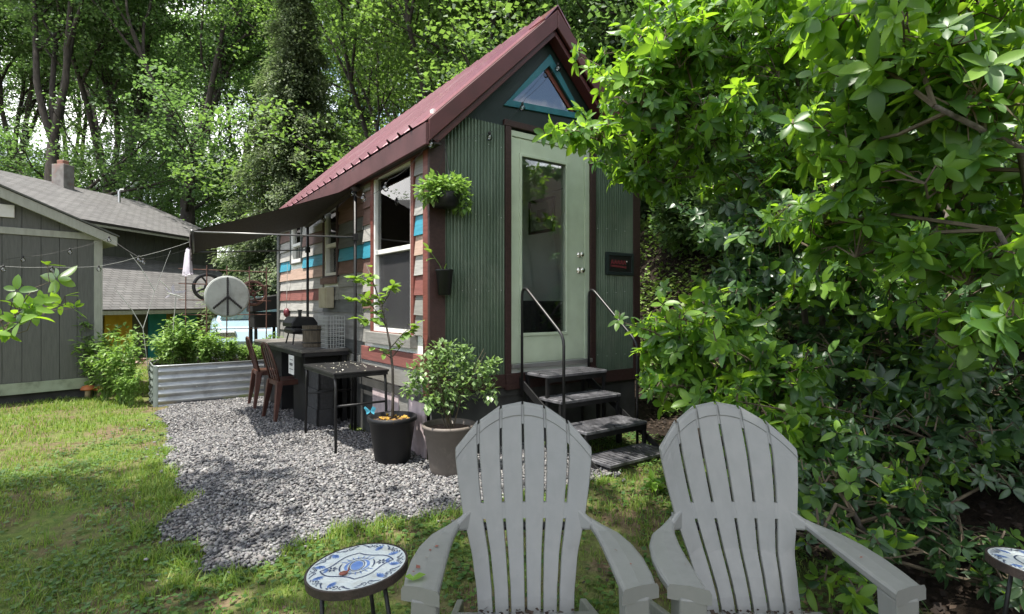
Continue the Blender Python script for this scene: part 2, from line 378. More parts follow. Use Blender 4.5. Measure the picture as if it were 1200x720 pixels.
def ground_mat():
    m, t, o = nodes('ground'); N = t.nodes.new; L = t.links.new
    b = N('ShaderNodeBsdfPrincipled'); b.inputs['Roughness'].default_value = .95; b.inputs['Specular IOR Level'].default_value = .15
    tc = N('ShaderNodeTexCoord')
    def noise(s, d=6, r=.6):
        n = N('ShaderNodeTexNoise'); n.inputs['Scale'].default_value = s; n.inputs['Detail'].default_value = d; n.inputs['Roughness'].default_value = r
        L(tc.outputs['Object'], n.inputs['Vector']); return n
    def ramp(n, a, bb, c1, c2):
        r = N('ShaderNodeValToRGB'); r.color_ramp.elements[0].position = a; r.color_ramp.elements[1].position = bb
        r.color_ramp.elements[0].color = rgba(c1); r.color_ramp.elements[1].color = rgba(c2); L(n.outputs['Fac'], r.inputs['Fac']); return r
    soil = ramp(noise(14), .35, .7, (.07, .05, .03), (.17, .13, .08))
    moss = ramp(noise(22), .3, .7, (.05, .085, .018), (.13, .165, .04))
    mask = ramp(noise(2.2, 8, .7), .42, .58, (0, 0, 0), (1, 1, 1))
    x = N('ShaderNodeMix'); x.data_type = 'RGBA'; L(mask.outputs[0], x.inputs['Factor']); L(soil.outputs[0], x.inputs['A']); L(moss.outputs[0], x.inputs['B'])
    # forest floor on the bank: brown litter
    lit = ramp(noise(30), .35, .7, (.010, .008, .006), (.03, .021, .015))
    sx = N('ShaderNodeSeparateXYZ'); L(tc.outputs['Object'], sx.inputs[0])
    ad = N('ShaderNodeMath'); ad.operation = 'ADD'; mu = N('ShaderNodeMath'); mu.operation = 'MULTIPLY'; mu.inputs[1].default_value = .22
    L(sx.outputs['Y'], mu.inputs[0]); L(sx.outputs['X'], ad.inputs[0]); L(mu.outputs[0], ad.inputs[1])
    nn = noise(1.5); a2 = N('ShaderNodeMath'); a2.operation = 'ADD'; L(ad.outputs[0], a2.inputs[0]); L(nn.outputs['Fac'], a2.inputs[1])
    mr = N('ShaderNodeMapRange'); mr.inputs['From Min'].default_value = 2.2; mr.inputs['From Max'].default_value = 2.9; L(a2.outputs[0], mr.inputs['Value'])
    y = N('ShaderNodeMix'); y.data_type = 'RGBA'; L(mr.outputs[0], y.inputs['Factor']); L(x.outputs['Result'], y.inputs['A']); L(lit.outputs[0], y.inputs['B'])
    L(y.outputs['Result'], b.inputs['Base Color'])
    bp = N('ShaderNodeBump'); bp.inputs['Strength'].default_value = .8; bp.inputs['Distance'].default_value = .02; L(noise(45).outputs['Fac'], bp.inputs['Height']); L(bp.outputs[0], b.inputs['Normal'])
    L(b.outputs[0], o.inputs[0]); return m
M['ground'] = ground_mat()

def shingle_mat():
    m, t, o = nodes('shingle'); N = t.nodes.new; L = t.links.new
    b = N('ShaderNodeBsdfPrincipled'); b.inputs['Roughness'].default_value = .9
    uv = N('ShaderNodeTexCoord'); br = N('ShaderNodeTexBrick'); br.inputs['Scale'].default_value = 1
    br.inputs['Brick Width'].default_value = .3; br.inputs['Row Height'].default_value = .14; br.inputs['Mortar Size'].default_value = .012
    br.inputs['Color1'].default_value = (.135, .132, .132, 1); br.inputs['Color2'].default_value = (.095, .094, .095, 1); br.inputs['Mortar'].default_value = (.045, .043, .042, 1)
    L(uv.outputs['UV'], br.inputs['Vector'])
    n = N('ShaderNodeTexNoise'); n.inputs['Scale'].default_value = 1.2; n.inputs['Detail'].default_value = 6; L(uv.outputs['UV'], n.inputs['Vector'])
    x = N('ShaderNodeMix'); x.data_type = 'RGBA'; x.blend_type = 'MULTIPLY'; x.inputs['Factor'].default_value = .6
    r = N('ShaderNodeValToRGB'); r.color_ramp.elements[0].color = (.6, .58, .58, 1); r.color_ramp.elements[0].position = .3; r.color_ramp.elements[1].position = .7
    L(n.outputs['Fac'], r.inputs['Fac']); L(br.outputs['Color'], x.inputs['A']); L(r.outputs[0], x.inputs['B']); L(x.outputs['Result'], b.inputs['Base Color'])
    bp = N('ShaderNodeBump'); bp.inputs['Strength'].default_value = .5; bp.inputs['Distance'].default_value = .02; L(br.outputs['Fac'], bp.inputs['Height']); bp.invert = True
    L(bp.outputs[0], b.inputs['Normal']); L(b.outputs[0], o.inputs[0]); return m
M['shingle'] = shingle_mat()

# ------------------------------------------------------------------ ground
def axis(a, b, c, near, n1, n2):
    mid = np.linspace(c-near, c+near, n1)
    lo = c-near-(c-near-a)*np.linspace(0, 1, n2+1)[1:]**2.2; hi = c+near+(b-c-near)*np.linspace(0, 1, n2+1)[1:]**2.2
    return np.concatenate([lo[::-1], mid, hi])
gx = axis(-220, 220, 0, 9, 150, 24); gy = axis(-60, 260, 7, 8, 140, 24)
XX, YY = np.meshgrid(gx, gy); ZZ = ground_z(XX, YY)
nx = len(gx); ii = np.arange(len(gy)-1)[:, None]*nx+np.arange(nx-1)[None]
F = np.stack([ii, ii+1, ii+nx+1, ii+nx], -1).reshape(-1, 4)
struct(link('ground', fast_mesh('ground', np.stack([XX, YY, ZZ], -1).reshape(-1, 3), F, True), M['ground']))

def inside(poly, x, y):
    x = np.asarray(x); y = np.asarray(y); r = np.zeros(x.shape, bool); n = len(poly)
    for i in range(n):
        x0, y0 = poly[i]; x1, y1 = poly[(i+1) % n]
        c = ((y0 > y) != (y1 > y)) & (x < (x1-x0)*(y-y0)/(y1-y0+1e-12)+x0); r ^= c
    return r
GL = [(-1.64, 4.12), (-1.66, 2.5), (-1.72, .8), (-1.82, -.35), (-1.74, -.76), (-1.5, -.92), (-.95, -.93), (-.35, -.96), (.3, -1.08), (.85, -1.2), (1.0, -1.1), (1.0, .06), (-.06, .06), (-.06, 4.12)]
GW = [H(*p)[:2] for p in GL]
def wob(x, y): return .09*np.sin(5*x+2*y)+.06*np.sin(9*y-4*x+1)+.04*np.sin(17*x+13*y)
def in_gravel(x, y): return inside(GW, x+wob(x, y)*.6, y+wob(y+3, x)*.6)
# gravel bed sheet, a few millimetres above the ground
st = .06; bx_ = np.arange(-5.2, 1.6, st); by_ = np.arange(2.4, 9.2, st)
BX, BY = np.meshgrid(bx_, by_); keep = in_gravel(BX[:-1, :-1]+st/2, BY[:-1, :-1]+st/2)
nb = len(bx_); ii = (np.arange(len(by_)-1)[:, None]*nb+np.arange(nb-1)[None])[keep]
F = np.stack([ii, ii+1, ii+nb+1, ii+nb], -1)
us, inv = np.unique(F, return_inverse=True)
V = np.stack([BX, BY, ground_z(BX, BY)+.006], -1).reshape(-1, 3)[us]
struct(link('gravel_bed', fast_mesh('gravel_bed', V, inv.reshape(F.shape), True), M['gravel_bed']))
# pebbles
ico_v = []; ph = (1+5**.5)/2
for a in (-1, 1):
    for b in (-ph, ph): ico_v += [(0, a, b), (a, b, 0), (b, 0, a)]
ico_v = np.array(ico_v, float); ico_v /= np.linalg.norm(ico_v[0])
tri = []
for i in range(12):
    for j in range(i+1, 12):
        for k in range(j+1, 12):
            A, B, Cc = ico_v[i], ico_v[j], ico_v[k]
            if max(np.linalg.norm(A-B), np.linalg.norm(B-Cc), np.linalg.norm(A-Cc)) < 1.1:
                tri.append((i, j, k) if np.dot(np.cross(B-A, Cc-A), A) > 0 else (i, k, j))
ico_f = np.array(tri)
def pn0(x, y): return np.sin(2.3*x+1.1*y)*np.sin(3.1*y-1.3*x)
def rand_rot(n, tilt=pi):
    a = rng.uniform(0, 2*pi, n); t = rng.uniform(-tilt, tilt, n); b = rng.uniform(0, 2*pi, n)
    def Rz(a):
        R = np.zeros((n, 3, 3)); R[:, 0, 0] = np.cos(a); R[:, 0, 1] = -np.sin(a); R[:, 1, 0] = np.sin(a); R[:, 1, 1] = np.cos(a); R[:, 2, 2] = 1; return R
    X = np.zeros((n, 3, 3)); X[:, 0, 0] = 1; X[:, 1, 1] = np.cos(t); X[:, 1, 2] = -np.sin(t); X[:, 2, 1] = np.sin(t); X[:, 2, 2] = np.cos(t)
    return Rz(a) @ X @ Rz(b)
n0 = 260000
qx = rng.uniform(-5.0, 1.5, n0); qy = rng.uniform(2.4, 9, n0)
k = in_gravel(qx, qy) & (rng.random(n0) < np.clip(1.25-.06*qy, .5, 1)); qx = qx[k]; qy = qy[k]
n1 = 3800                                               # stray stones in the border
sxx = rng.uniform(-5.0, 1.5, n1*4); syy = rng.uniform(2.2, 6.5, n1*4)
d1 = in_gravel(sxx+rng.normal(0, .09, len(sxx)), syy+rng.normal(0, .09, len(sxx))) & ~in_gravel(sxx, syy)
qx = np.concatenate([qx, sxx[d1]]); qy = np.concatenate([qy, syy[d1]]); n = len(qx)
sz = np.minimum(rng.lognormal(math.log(.0097), .27, n), .018)
Sx = np.zeros((n, 3, 3)); Sx[:, 0, 0] = sz*rng.uniform(.9, 1.5, n); Sx[:, 1, 1] = sz*rng.uniform(.7, 1.1, n); Sx[:, 2, 2] = sz*rng.uniform(.4, .75, n)
Rm = rand_rot(n, .6) @ Sx @ rand_rot(n, pi)
L3 = np.stack([qx, qy, ground_z(qx, qy)+.007+rng.uniform(0, .016, n)+.010*pn0(qx, qy)], -1)
V, F = scatter(ico_v*(1+0.0), ico_f, Rm, L3)
V = V+rng.normal(0, .0013, V.shape)
tag(link('gravel', fast_mesh('gravel', V, F), M['pebble']), 'grey crushed stone gravel beside the tiny house', 'gravel', kind='stuff')

# ------------------------------------------------------------------ grass
blade_v = np.array([(-.5, 0, 0), (.5, 0, 0), (-.38, .10, .5), (.38, .10, .5), (0, .42, 1.0)], float)
blade_f = np.array([(0, 1, 3), (0, 3, 2), (2, 3, 4)])
def blades(x, y, h, wd, lean=.9):
    n = len(x); a = rng.uniform(0, 2*pi, n)
    R = np.zeros((n, 3, 3)); hh = h*rng.uniform(.5, 1.3, n); ww = wd*rng.uniform(.7, 1.3, n); ln = rng.uniform(.2, 1.6, n)*lean*hh
    R[:, 0, 0] = np.cos(a)*ww; R[:, 1, 0] = np.sin(a)*ww
    R[:, 0, 1] = -np.sin(a)*ln*1.6; R[:, 1, 1] = np.cos(a)*ln*1.6
    R[:, 2, 2] = hh
    return scatter(blade_v, blade_f, R, np.stack([x, y, ground_z(x, y)-.003], -1))
def lawn_ok(x, y):
    lx = (x-CORNER[0])*UX+(y-CORNER[1])*UY; ly = -(x-CORNER[0])*UY+(y-CORNER[1])*UX
    ok = ~in_gravel(x, y) & ~((lx > -.1) & (lx < 2.6) & (ly > -.1) & (ly < 5.1)) & ~((lx > -1.75) & (lx < .1) & (ly > 4.05) & (ly < 5.2))
    ok &= (x < 1.55+.25*np.sin(3*y))
    sxl = (x+5.76)*.643+(y-7.76)*.766; syl = -(x+5.76)*.766+(y-7.76)*.643
    return ok & ~((sxl < .02) & (syl > -.02) & (syl < 3.4))
def pn(x, y, s): return np.sin(x*s+1.7*np.sin(y*s*.7))*np.sin(y*s*1.1+1.3*np.sin(x*s*.8+2))
VS = []; FS = []; off = 0
for (x0, x1, y0, y1, dens, h, wd) in ((-3.2, 1.8, 1.1, 3.0, 8500, .034, .0042), (-4.6, 1.6, 3.0, 5.0, 4600, .040, .0052), (-8, -.5, 5.0, 9, 2300, .048, .008), (-12, -2, 9, 15, 600, .06, .018)):
    n = int((x1-x0)*(y1-y0)*dens); x = rng.uniform(x0, x1, n); y = rng.uniform(y0, y1, n)
    cl = rng.normal(0, .02, (2, n))
    pat = .5+.5*pn(x, y, 2.3)+.35*pn(x+4, y, 6.1)+.25*pn(x, y+3, 13)
    k = lawn_ok(x, y) & (rng.random(n) < np.clip(pat+.05, .07, 1)) & (np.abs(x) < y*.97+.35)
    if y0 < 5: k &= rng.random(n) < np.where((x > -.6) & (y > 2.4), .75, 1)
    V, F = blades(x[k], y[k], h, wd); VS.append(V); FS.append(F+off); off += len(V)
# taller tufts along the gravel edge and under the table
tx = []; ty = []
for i in range(150):
    c = None
    while c is None:
        a = rng.uniform(-3, 1.3); b = rng.uniform(1.5, 5)
        if lawn_ok(np.array([a]), np.array([b]))[0] and (in_gravel(np.array([a+.12]), np.array([b+.2]))[0] or rng.random() < .05): c = (a, b)
    m_ = rng.integers(20, 50); tx += list(c[0]+rng.normal(0, .03, m_)); ty += list(c[1]+rng.normal(0, .03, m_))
V, F = blades(np.array(tx), np.array(ty), .062, .006, 1.1); VS.append(V); FS.append(F+off); off += len(V)
tag(link('grass', fast_mesh('grass', np.vstack(VS), np.vstack(FS)), M['grass']), 'patchy green lawn grass around the gravel', 'grass', kind='stuff')
# small broad weeds
cl_v = np.array([(0, 0, 0), (-.42, .5, .12), (0, 1.0, .05), (.42, .5, .12)], float); cl_f = np.array([(0, 3, 2, 1)])
def weed_leaves(x, y, s, up=.5):
    n = len(x); R = rand_rot(n, up)*(s*rng.uniform(.6, 1.4, n))[:, None, None]
    return scatter(cl_v, cl_f, R, np.stack([x, y, ground_z(x, y)+rng.uniform(.006, .028, n)], -1))
n = 46000; x = rng.uniform(-4, 1.7, n); y = rng.uniform(1.1, 6, n)
k = lawn_ok(x, y) & (rng.random(n) < np.clip(.55+.6*pn(x+2, y+1, 3.7), .05, 1)); V, F = weed_leaves(x[k], y[k], .028)
tag(link('lawn_weeds', fast_mesh('lawn_weeds', V, F), M['clover']), 'low broad leaved weeds and clover in the lawn', 'weeds', kind='stuff')
# brown litter on the bank
n = 24000; x = rng.uniform(1.0, 6, n); y = rng.uniform(1.2, 11, n); k = (x > 1.45+.2*np.sin(5*y)) | (rng.random(n) < .06)
lx = (x-CORNER[0])*UX+(y-CORNER[1])*UY; ly = -(x-CORNER[0])*UY+(y-CORNER[1])*UX
k &= ~((lx < 2.6) & (ly > -.05)); V, F = weed_leaves(x[k], y[k], .036, .8)
tag(link('leaf_litter', fast_mesh('leaf_litter', V, F), M['litter']), 'brown fallen leaves covering the shaded bank', 'leaf litter', kind='stuff')
n = 900; x = rng.uniform(-3, 1.4, n); y = rng.uniform(1.2, 4.6, n); k = rng.random(n) < np.where(x > .2, 1, .35); V, F = weed_leaves(x[k], y[k], .02, .9)
tag(link('lawn_litter', fast_mesh('lawn_litter', V, F), M['litter']), 'small dry brown leaf scraps lying in the lawn', 'leaf litter', kind='stuff')

# ------------------------------------------------------------------ tiny house (local frame: x along the front, y into the house)
W_, LEN = 2.48, 4.9
house = thing('tiny_house', 'tiny house on a trailer with red metal roof, patchwork siding and corrugated front', 'house', (CORNER[0], CORNER[1], 0), TH)
EAVE_Z = 2.90; RIDGE_Z = 4.13; RX = 1.20; ROOF_S = (RIDGE_Z-2.86)/(RX+.13)
def roof_z(x): return RIDGE_Z-ROOF_S*abs(x-RX)
# wall cores with openings
WA = (.345, 1.19, 1.16, 2.69); WB = (2.27, 2.71, 1.76, 2.57); WC = (3.70, 4.20, 2.0, 2.56)
m = MB()
ys = [.1]+[v for wv in (WA, WB, WC) for v in wv[:2]]+[LEN]
for a, b in ((.1, WA[0]), (WA[1], WB[0]), (WB[1], WC[0]), (WC[1], LEN)): m.box(0, a, .68, .1, b, 2.84)
for wv in (WA, WB, WC): m.box(0, wv[0], .68, .1, wv[1], wv[2]); m.box(0, wv[0], wv[3], .1, wv[1], 2.84)
part('side_wall', m, M['interior'], house)
m = MB(); m.box(W_-.1, .1, .68, W_, 2.4, 2.84); m.box(W_-.1, 3.8, .68, W_, LEN-.1, 2.84); m.box(W_-.1, 2.4, .68, W_, 3.8, 1.3); m.box(W_-.1, 2.4, 2.6, W_, 3.8, 2.84); part('side_wall', m, M['interior'], house)  # right wall; its opening is added to let light into the room
e0, e1 = (lambda x, z: (x, LEN-.1, z)), (lambda x, z: (x, LEN, z)); m = MB(); m.prism([(.1, .68), (W_-.1, .68), (W_-.1, 1.3), (.1, 1.3)], e0, e1); m.prism([(.1, 1.3), (.45, 1.3), (.45, 2.6), (.1, 2.6)], e0, e1); m.prism([(2.0, 1.3), (W_-.1, 1.3), (W_-.1, 2.6), (2.0, 2.6)], e0, e1); m.prism([(.1, 2.6), (W_-.1, 2.6), (W_-.1, 2.8), (RX, RIDGE_Z-.15), (.1, 2.9)], e0, e1); part('end_wall', m, M['interior'], house)
part('added_end_window', MB().box(.45, LEN-.06, 1.3, 2.0, LEN-.05, 2.6), M['glass'], house)  # unseen window and opening, invented to lighten the dim interior
m = MB(); m.box(.1, .1, .70, W_-.1, LEN-.1, .86); part('floor', m, M['floor_in'], house)
# front wall cores
m = MB(); m.box(0, 0, .68, .76, .1, 3.03); m.box(1.79, 0, .68, W_, .1, 3.0); m.box(.76, 0, .68, 1.79, .1, .87)
part('front_wall', m, M['interior'], house)
# gable board with a triangular opening
tri_o = [(.80, 3.265), (1.60, 3.315), (1.235, 3.69)]
hz = lambda x: roof_z(x)-.10
def gp(x, z): return (x, -.004, z)
def gp2(x, z): return (x, .1, z)
m = MB()
outer = [(.0, 3.02), (W_, 3.02), (W_, hz(W_)), (RX, RIDGE_Z-.10), (0.0, hz(0))]
m.prism([(.17, 3.02), (W_-.2, 3.02), tri_o[1], tri_o[0]], gp, gp2)
m.prism([(W_-.2, 3.02), (W_-.2, hz(W_-.2)), (RX, RIDGE_Z-.10), tri_o[2], tri_o[1]], gp, gp2)
m.prism([(.17, 3.02), tri_o[0], tri_o[2], (RX, RIDGE_Z-.10), (.17, hz(.17))], gp, gp2)
part('gable_panel', m, M['gable'], house)
def band(o, i, d0, d1):                                 # ring between two outlines
    mm = MB(); n = len(o)
    v = [(p[0], d0, p[1]) for p in o]+[(p[0], d0, p[1]) for p in i]+[(p[0], d1, p[1]) for p in o]+[(p[0], d1, p[1]) for p in i]
    f = []
    for k in range(n):
        q = (k+1) % n
        f += [(k, q, n+q, n+k), (2*n+k, 3*n+k, 3*n+q, 2*n+q), (k, 2*n+k, 2*n+q, q), (n+k, n+q, 3*n+q, 3*n+k)]
    return mm.add(v, f)
gw = part('gable_window', band([(.70, 3.20), (1.70, 3.262), (1.243, 3.80)], tri_o, -.022, -.006), M['teal_trim'], house, .003)
part('pane', MB().prism(tri_o, lambda x, z: (x, .03, z), lambda x, z: (x, .036, z)), glass_mat('gable_glass', (.5, .55, .52), .22), gw)
part('frame', MB().hexa([(1.56, .02, 3.312), (1.6, .02, 3.315), (1.6, .05, 3.315), (1.56, .05, 3.312), (1.205, .02, 3.66), (1.235, .02, 3.69), (1.235, .05, 3.69), (1.205, .05, 3.66)]), M['rust_trim'], gw)
# corrugated sheets
def corr(x0, x1, z0, z1, pitch=.0335, amp=.0105, y=-.014):
    m = MB(); n = int((x1-x0)/pitch*8)
    xs = np.linspace(x0, x1, n+1); yy = y-amp*np.cos(2*pi*(xs-x0)/pitch)
    zt = np.minimum(np.array([hz(v) for v in xs])-.0, z1)
    v = [(a, b, z0) for a, b in zip(xs, yy)]+[(a, b, c) for a, b, c in zip(xs, yy, zt)]
    m.add(v, [(i, i+1, n+2+i, n+1+i) for i in range(n)]); return m
part('corrugated_sheet', corr(.10, .711, .80, 3.02), M['corrugated'], house, smooth=True)
part('corrugated_sheet', corr(1.835, 2.40, .74, 3.02), M['corrugated'], house, smooth=True)
scr = MB()
for (xa, xb) in ((.10, .711), (1.835, 2.40)):
    for zz in (.90, 1.55, 2.2, 2.82):
        for q in np.arange(xa+.0335*1.0, xb-.02, .0335*4):
            if zz < hz(q)-.05: scr.ball((q, -.026, zz+random.uniform(-.01, .01)), .0048, 6, (1, .6, 1))
part('screws', scr, M['alu'], house, kind='stuff')
# corner boards, door casing, base beam
part('corner_board', MB().box(-.048, .0, .66, -.002, .085, 2.80), M['rust_trim'], house, .003)
part('corner_board', MB().box(-.05, -.034, .66, .10, -.002, 2.80), M['dark_trim'], house, .003)
part('corner_board', MB().box(2.40, -.034, .62, 2.505, -.002, 2.80), M['dark_trim'], house, .003)
part('corner_board', MB().box(-.046, LEN-.09, .66, -.002, LEN+.02, 2.80), M['board_dark'], house, .003)
part('door_casing', MB().box(.712, -.036, .80, .775, -.002, 3.02), M['dark_trim'], house, .003)
part('door_casing', MB().box(1.765, -.036, .80, 1.833, -.002, 3.02), M['dark_trim'], house, .003)
part('door_casing', MB().box(.70, -.038, 3.02, 1.845, -.005, 3.075), M['dark_trim'], house, .003)
part('base_beam', MB().box(.10, -.03, .68, .712, .02, .80), M['dark_trim'], house, .003)
part('base_beam', MB().box(.712, -.05, .66, 1.835, .02, .80), M['dark_trim'], house, .003)
part('base_beam', MB().box(1.835, -.03, .62, 2.40, .02, .74), M['dark_trim'], house, .003)
part('skirting', MB().box(.0, .02, -.02, W_, .05, .68), M['skirt_dark'], house)
# door
door = part('door', MB().box(.80, .0, .885, .905, .045, 2.945).box(1.46, .0, .885, 1.70, .045, 2.945).box(.905, .0, .885, 1.46, .045, 1.15).box(.905, .0, 2.79, 1.46, .045, 2.945), M['door_green'], house, .002)
part('jamb', MB().box(.775, -.012, .87, .799, .07, 3.0).box(1.702, -.012, .87, 1.765, .07, 3.0).box(.799, -.012, 2.948, 1.702, .07, 3.0), M['door_green'], door, .002)
part('glass_moulding', band([(.885, 1.13), (1.48, 1.13), (1.48, 2.81), (.885, 2.81)], [(.915, 1.16), (1.45, 1.16), (1.45, 2.78), (.915, 2.78)], -.014, .0), M['door_green'], door, .005)
part('pane', MB().box(.905, .018, 1.15, 1.46, .026, 2.79), M['glass_dark'], door)
kn = MB().lathe([(.0, 0), (.031, 0), (.031, .008), (.012, .012), (.012, .035), (.026, .042), (.03, .055), (.022, .07), (0, .073)], 20)
for z, r in ((1.76, 1.0), (1.915, .85)):
    o = part('knob' if z < 1.8 else 'deadbolt', MB().add(kn.v[0]*r, kn.f), M['chrome'], door, smooth=True); o.rotation_euler = (radians(90), 0, 0); o.location = (1.63, 0, z)
part('threshold', MB().box(.775, -.06, .845, 1.765, .08, .884), M['alu'], door, .004)
# siding boards of the left wall, one object each
def board(y0, y1, z0, z1, mname):
    e = random.uniform(-.002, .002); j = random.uniform(-.003, .003)
    m = MB().hexa([(-.030+e, y0, z0+j), (-.004, y0, z0+j), (-.004, y1, z0-j), (-.030-e, y1, z0-j), (-.010, y0, z1+.012), (-.004, y0, z1+.012), (-.004, y1, z1+.012), (-.010, y1, z1+.012)])
    part('board', m, M[mname], house)
near = ['board_grey', 'board_grey', 'board_pale', 'board_blue', 'board_tan', 'board_pale', 'board_red', 'board_grey', 'board_grey']
z = 2.69
for c in near:
    board(.087, .285, z-.168, z, c); z -= .17
for z0, c in ((2.74, 'board_grey'), (2.57, 'board_brown'), (2.40, 'board_brown'), (2.23, 'board_pale'), (2.06, 'board_blue'), (1.89, 'board_brown'), (1.72, 'board_pale'), (1.55, 'board_brown'), (1.38, 'board_grey'), (1.21, 'board_grey')):
    board(1.262, 1.46, z0-.168, z0, c)
far = [('board_grey', 'board_pale', 'board_grey'), ('board_brown', 'board_brown', 'board_grey'), ('board_brown', 'board_pale', 'board_brown'), ('board_dark', 'board_brown', 'board_pale'),
       ('board_dark', 'board_pale', 'board_pale'), ('board_blue', 'board_blue', 'board_blue'), ('board_brown', 'board_tan', 'board_tan'), ('board_grey', 'board_pale', 'board_pale'),
       ('board_grey', 'board_red', 'board_red'), ('board_dark', 'board_pale', 'board_pale'), ('board_grey', 'board_pale', 'board_pale'), ('board_grey', 'board_pale', 'board_grey'), ('board_dark', 'board_grey', 'board_grey')]
z = 2.76
for ci, row in enumerate(far):
    z0, z1 = z-.141, z; z -= .143
    segs = []
    for (a, b, c) in ((1.465, WB[0]-.06, row[0]), (WB[0]-.06, WB[1]+.06, row[0]), (WB[1]+.06, WC[0]-.055, row[1]), (WC[0]-.055, WC[1]+.055, row[1]), (WC[1]+.055, LEN-.092, row[2])):
        o = None
        if a == WB[0]-.06: o = WB
        if a == WC[0]-.055: o = WC
        if o and z1 > o[2]-.09 and z0 < o[3]+.06: continue
        board(a+.002, b-.002, z0, z1, c)
# lower courses and red belt below the window
part('window_sill', MB().box(-.075, .27, 1.045, -.004, 1.27, 1.155), M['board_grey'], house, .004)
part('belt_board', MB().box(-.045, .087, .865, -.004, 1.462, 1.0), M['board_red'], house, .004)
part('belt_board', MB().box(-.042, 1.465, .70, -.004, LEN-.092, .895), M['board_grey'], house, .004)
part('lower_board', MB().box(-.035, .087, .69, -.004, 1.462, .862), M['board_grey'], house, .004)
part('skirting', MB().box(-.02, .62, -.02, .0, 1.22, .685), M['skirt_pink'], house, label='pale pink weathered skirting board')
part('skirting', MB().box(-.022, .10, -.02, -.002, .40, .685), M['skirt_pink'], house, label='pale pink weathered skirting board')
part('skirting', MB().box(-.012, .40, -.02, .012, .62, .685), M['board_grey'], house)
part('skirting', MB().box(-.012, 1.22, -.02, .012, LEN, .70), M['skirt_dark'], house)
# windows of the left wall
def window(wv, trim, fr, split, casing=.055):
    y0, y1, z0, z1 = wv
    sw = lambda a, b, c, d: [(a, c), (b, c), (b, d), (a, d)]
    def ring(o, i, d0, d1):
        r = band(o, i, d0, d1); r.v = [r.v[0][:, [1, 0, 2]]]; return r
    wdw = part('window', ring(sw(y0, y1, z0, z1), sw(y0+fr, y1-fr, z0+fr, z1-fr), -.02, .06), M['white_vinyl'], house, .003)
    if casing: part('casing', ring(sw(y0-casing, y1+casing, z0-casing*.4, z1+casing*.6), sw(y0+.001, y1-.001, z0+.001, z1-.001), -.034, -.003), M[trim], wdw, .003)
    part('meeting_rail', MB().box(-.014, y0+fr, split-.022, .055, y1-fr, split+.022), M['white_vinyl'], wdw, .003)
    part('pane', MB().box(.012, y0+fr, split+.022, .018, y1-fr, z1-fr), M['glass'], wdw)
    part('pane', MB().box(.030, y0+fr, z0+fr, .036, y1-fr, split-.022), M['glass'], wdw)
    return wdw
wa = window(WA, 'rust_trim', .035, 1.93)
part('insect_screen', MB().box(.020, .385, 1.20, .022, 1.15, 1.90), M['screen_mesh'], wa)
part('window_seat', MB().box(.105, .30, .862, .45, 1.25, 1.12), M['curtain'], house, .02)
wb = window(WB, 'dark_trim', .035, 2.12, .05); window(WC, 'board_dark', .05, 2.25, .035)
part('sill', MB().box(-.06, WB[0]-.06, WB[2]-.10, -.036, WB[1]+.06, WB[2]-.022), M['board_brown'], wb, .003)
# roof: ribbed sheets, fascia, rakes, soffit
OV = .17; y0r, y1r = -OV, LEN+.07
npan = 6; pw = (y1r-y0r)/npan
def roof_sheet(a, b, side):
    m = MB(); prof = []; t = a; pitch = .218
    yy = [a]
    k0 = math.floor((a-y0r)/pitch+.999)
    while True:
        c = y0r+k0*pitch+.02
        if c+.03 > b: break
        for dv, hv in ((-.024, 0), (-.012, .034), (.012, .034), (.024, 0)): prof.append((c+dv, hv))
        for dv in (.075, .14): prof += [(c+dv-.008, 0), (c+dv, .005), (c+dv+.008, 0)]
        k0 += 1
    prof = [(a, 0)]+sorted([p for p in prof if a < p[0] < b])+[(b, 0)]
    xe = -.16 if side < 0 else W_+.08
    nrm = np.array([side*ROOF_S, 0, 1]); nrm /= np.linalg.norm(nrm)
    ze = roof_z(xe)+.02; zr = RIDGE_Z+.02
    v = []
    for (yv, hv) in prof: v.append(np.array([xe, yv, ze])+nrm*hv)
    for (yv, hv) in prof: v.append(np.array([RX, yv, zr])+nrm*hv)
    n = len(prof); m.add(v, [(i, n+i, n+i+1, i+1) for i in range(n-1)])
    return m
for i in range(npan):
    for sd in (-1, 1): part('roof_sheet', roof_sheet(y0r+i*pw+.002, y0r+(i+1)*pw-.002, sd), M['roof_red'], house)
part('ridge_cap', MB().prism([(RX-.16, RIDGE_Z-.115), (RX, RIDGE_Z+.058), (RX+.16, RIDGE_Z-.115), (RX+.15, RIDGE_Z-.125), (RX, RIDGE_Z+.046), (RX-.15, RIDGE_Z-.125)], lambda x, z: (x, y0r-.012, z), lambda x, z: (x, y1r, z)), M['roof_red'], house)
for sd in (-1, 1):                                      # deck under the sheets (soffit)
    xe = -.13 if sd < 0 else W_+.05
    part('roof_deck', MB().prism([(xe, roof_z(xe)-.0), (RX, RIDGE_Z), (RX, RIDGE_Z-.09), (xe, roof_z(xe)-.08)], lambda x, z: (x, y0r+.02, z), lambda x, z: (x, y1r, z)), M['soffit'], house)
    part('rake_board', MB().prism([(xe-sd*0, roof_z(xe)+.014), (RX, RIDGE_Z+.014), (RX, RIDGE_Z-.155), (xe, roof_z(xe)-.165)], lambda x, z: (x, y0r-.012, z), lambda x, z: (x, y0r+.018, z)), M['fascia_red'], house, .006)
    part('rake_trim', MB().prism([(xe+(.05 if sd < 0 else -.05), roof_z(xe)-.125), (RX, RIDGE_Z-.158), (RX, RIDGE_Z-.215), (xe+(.10 if sd < 0 else -.10), roof_z(xe)-.15)], lambda x, z: (x, y0r+.03, z), lambda x, z: (x, -.03, z)), M['fascia_red'], house, .003)
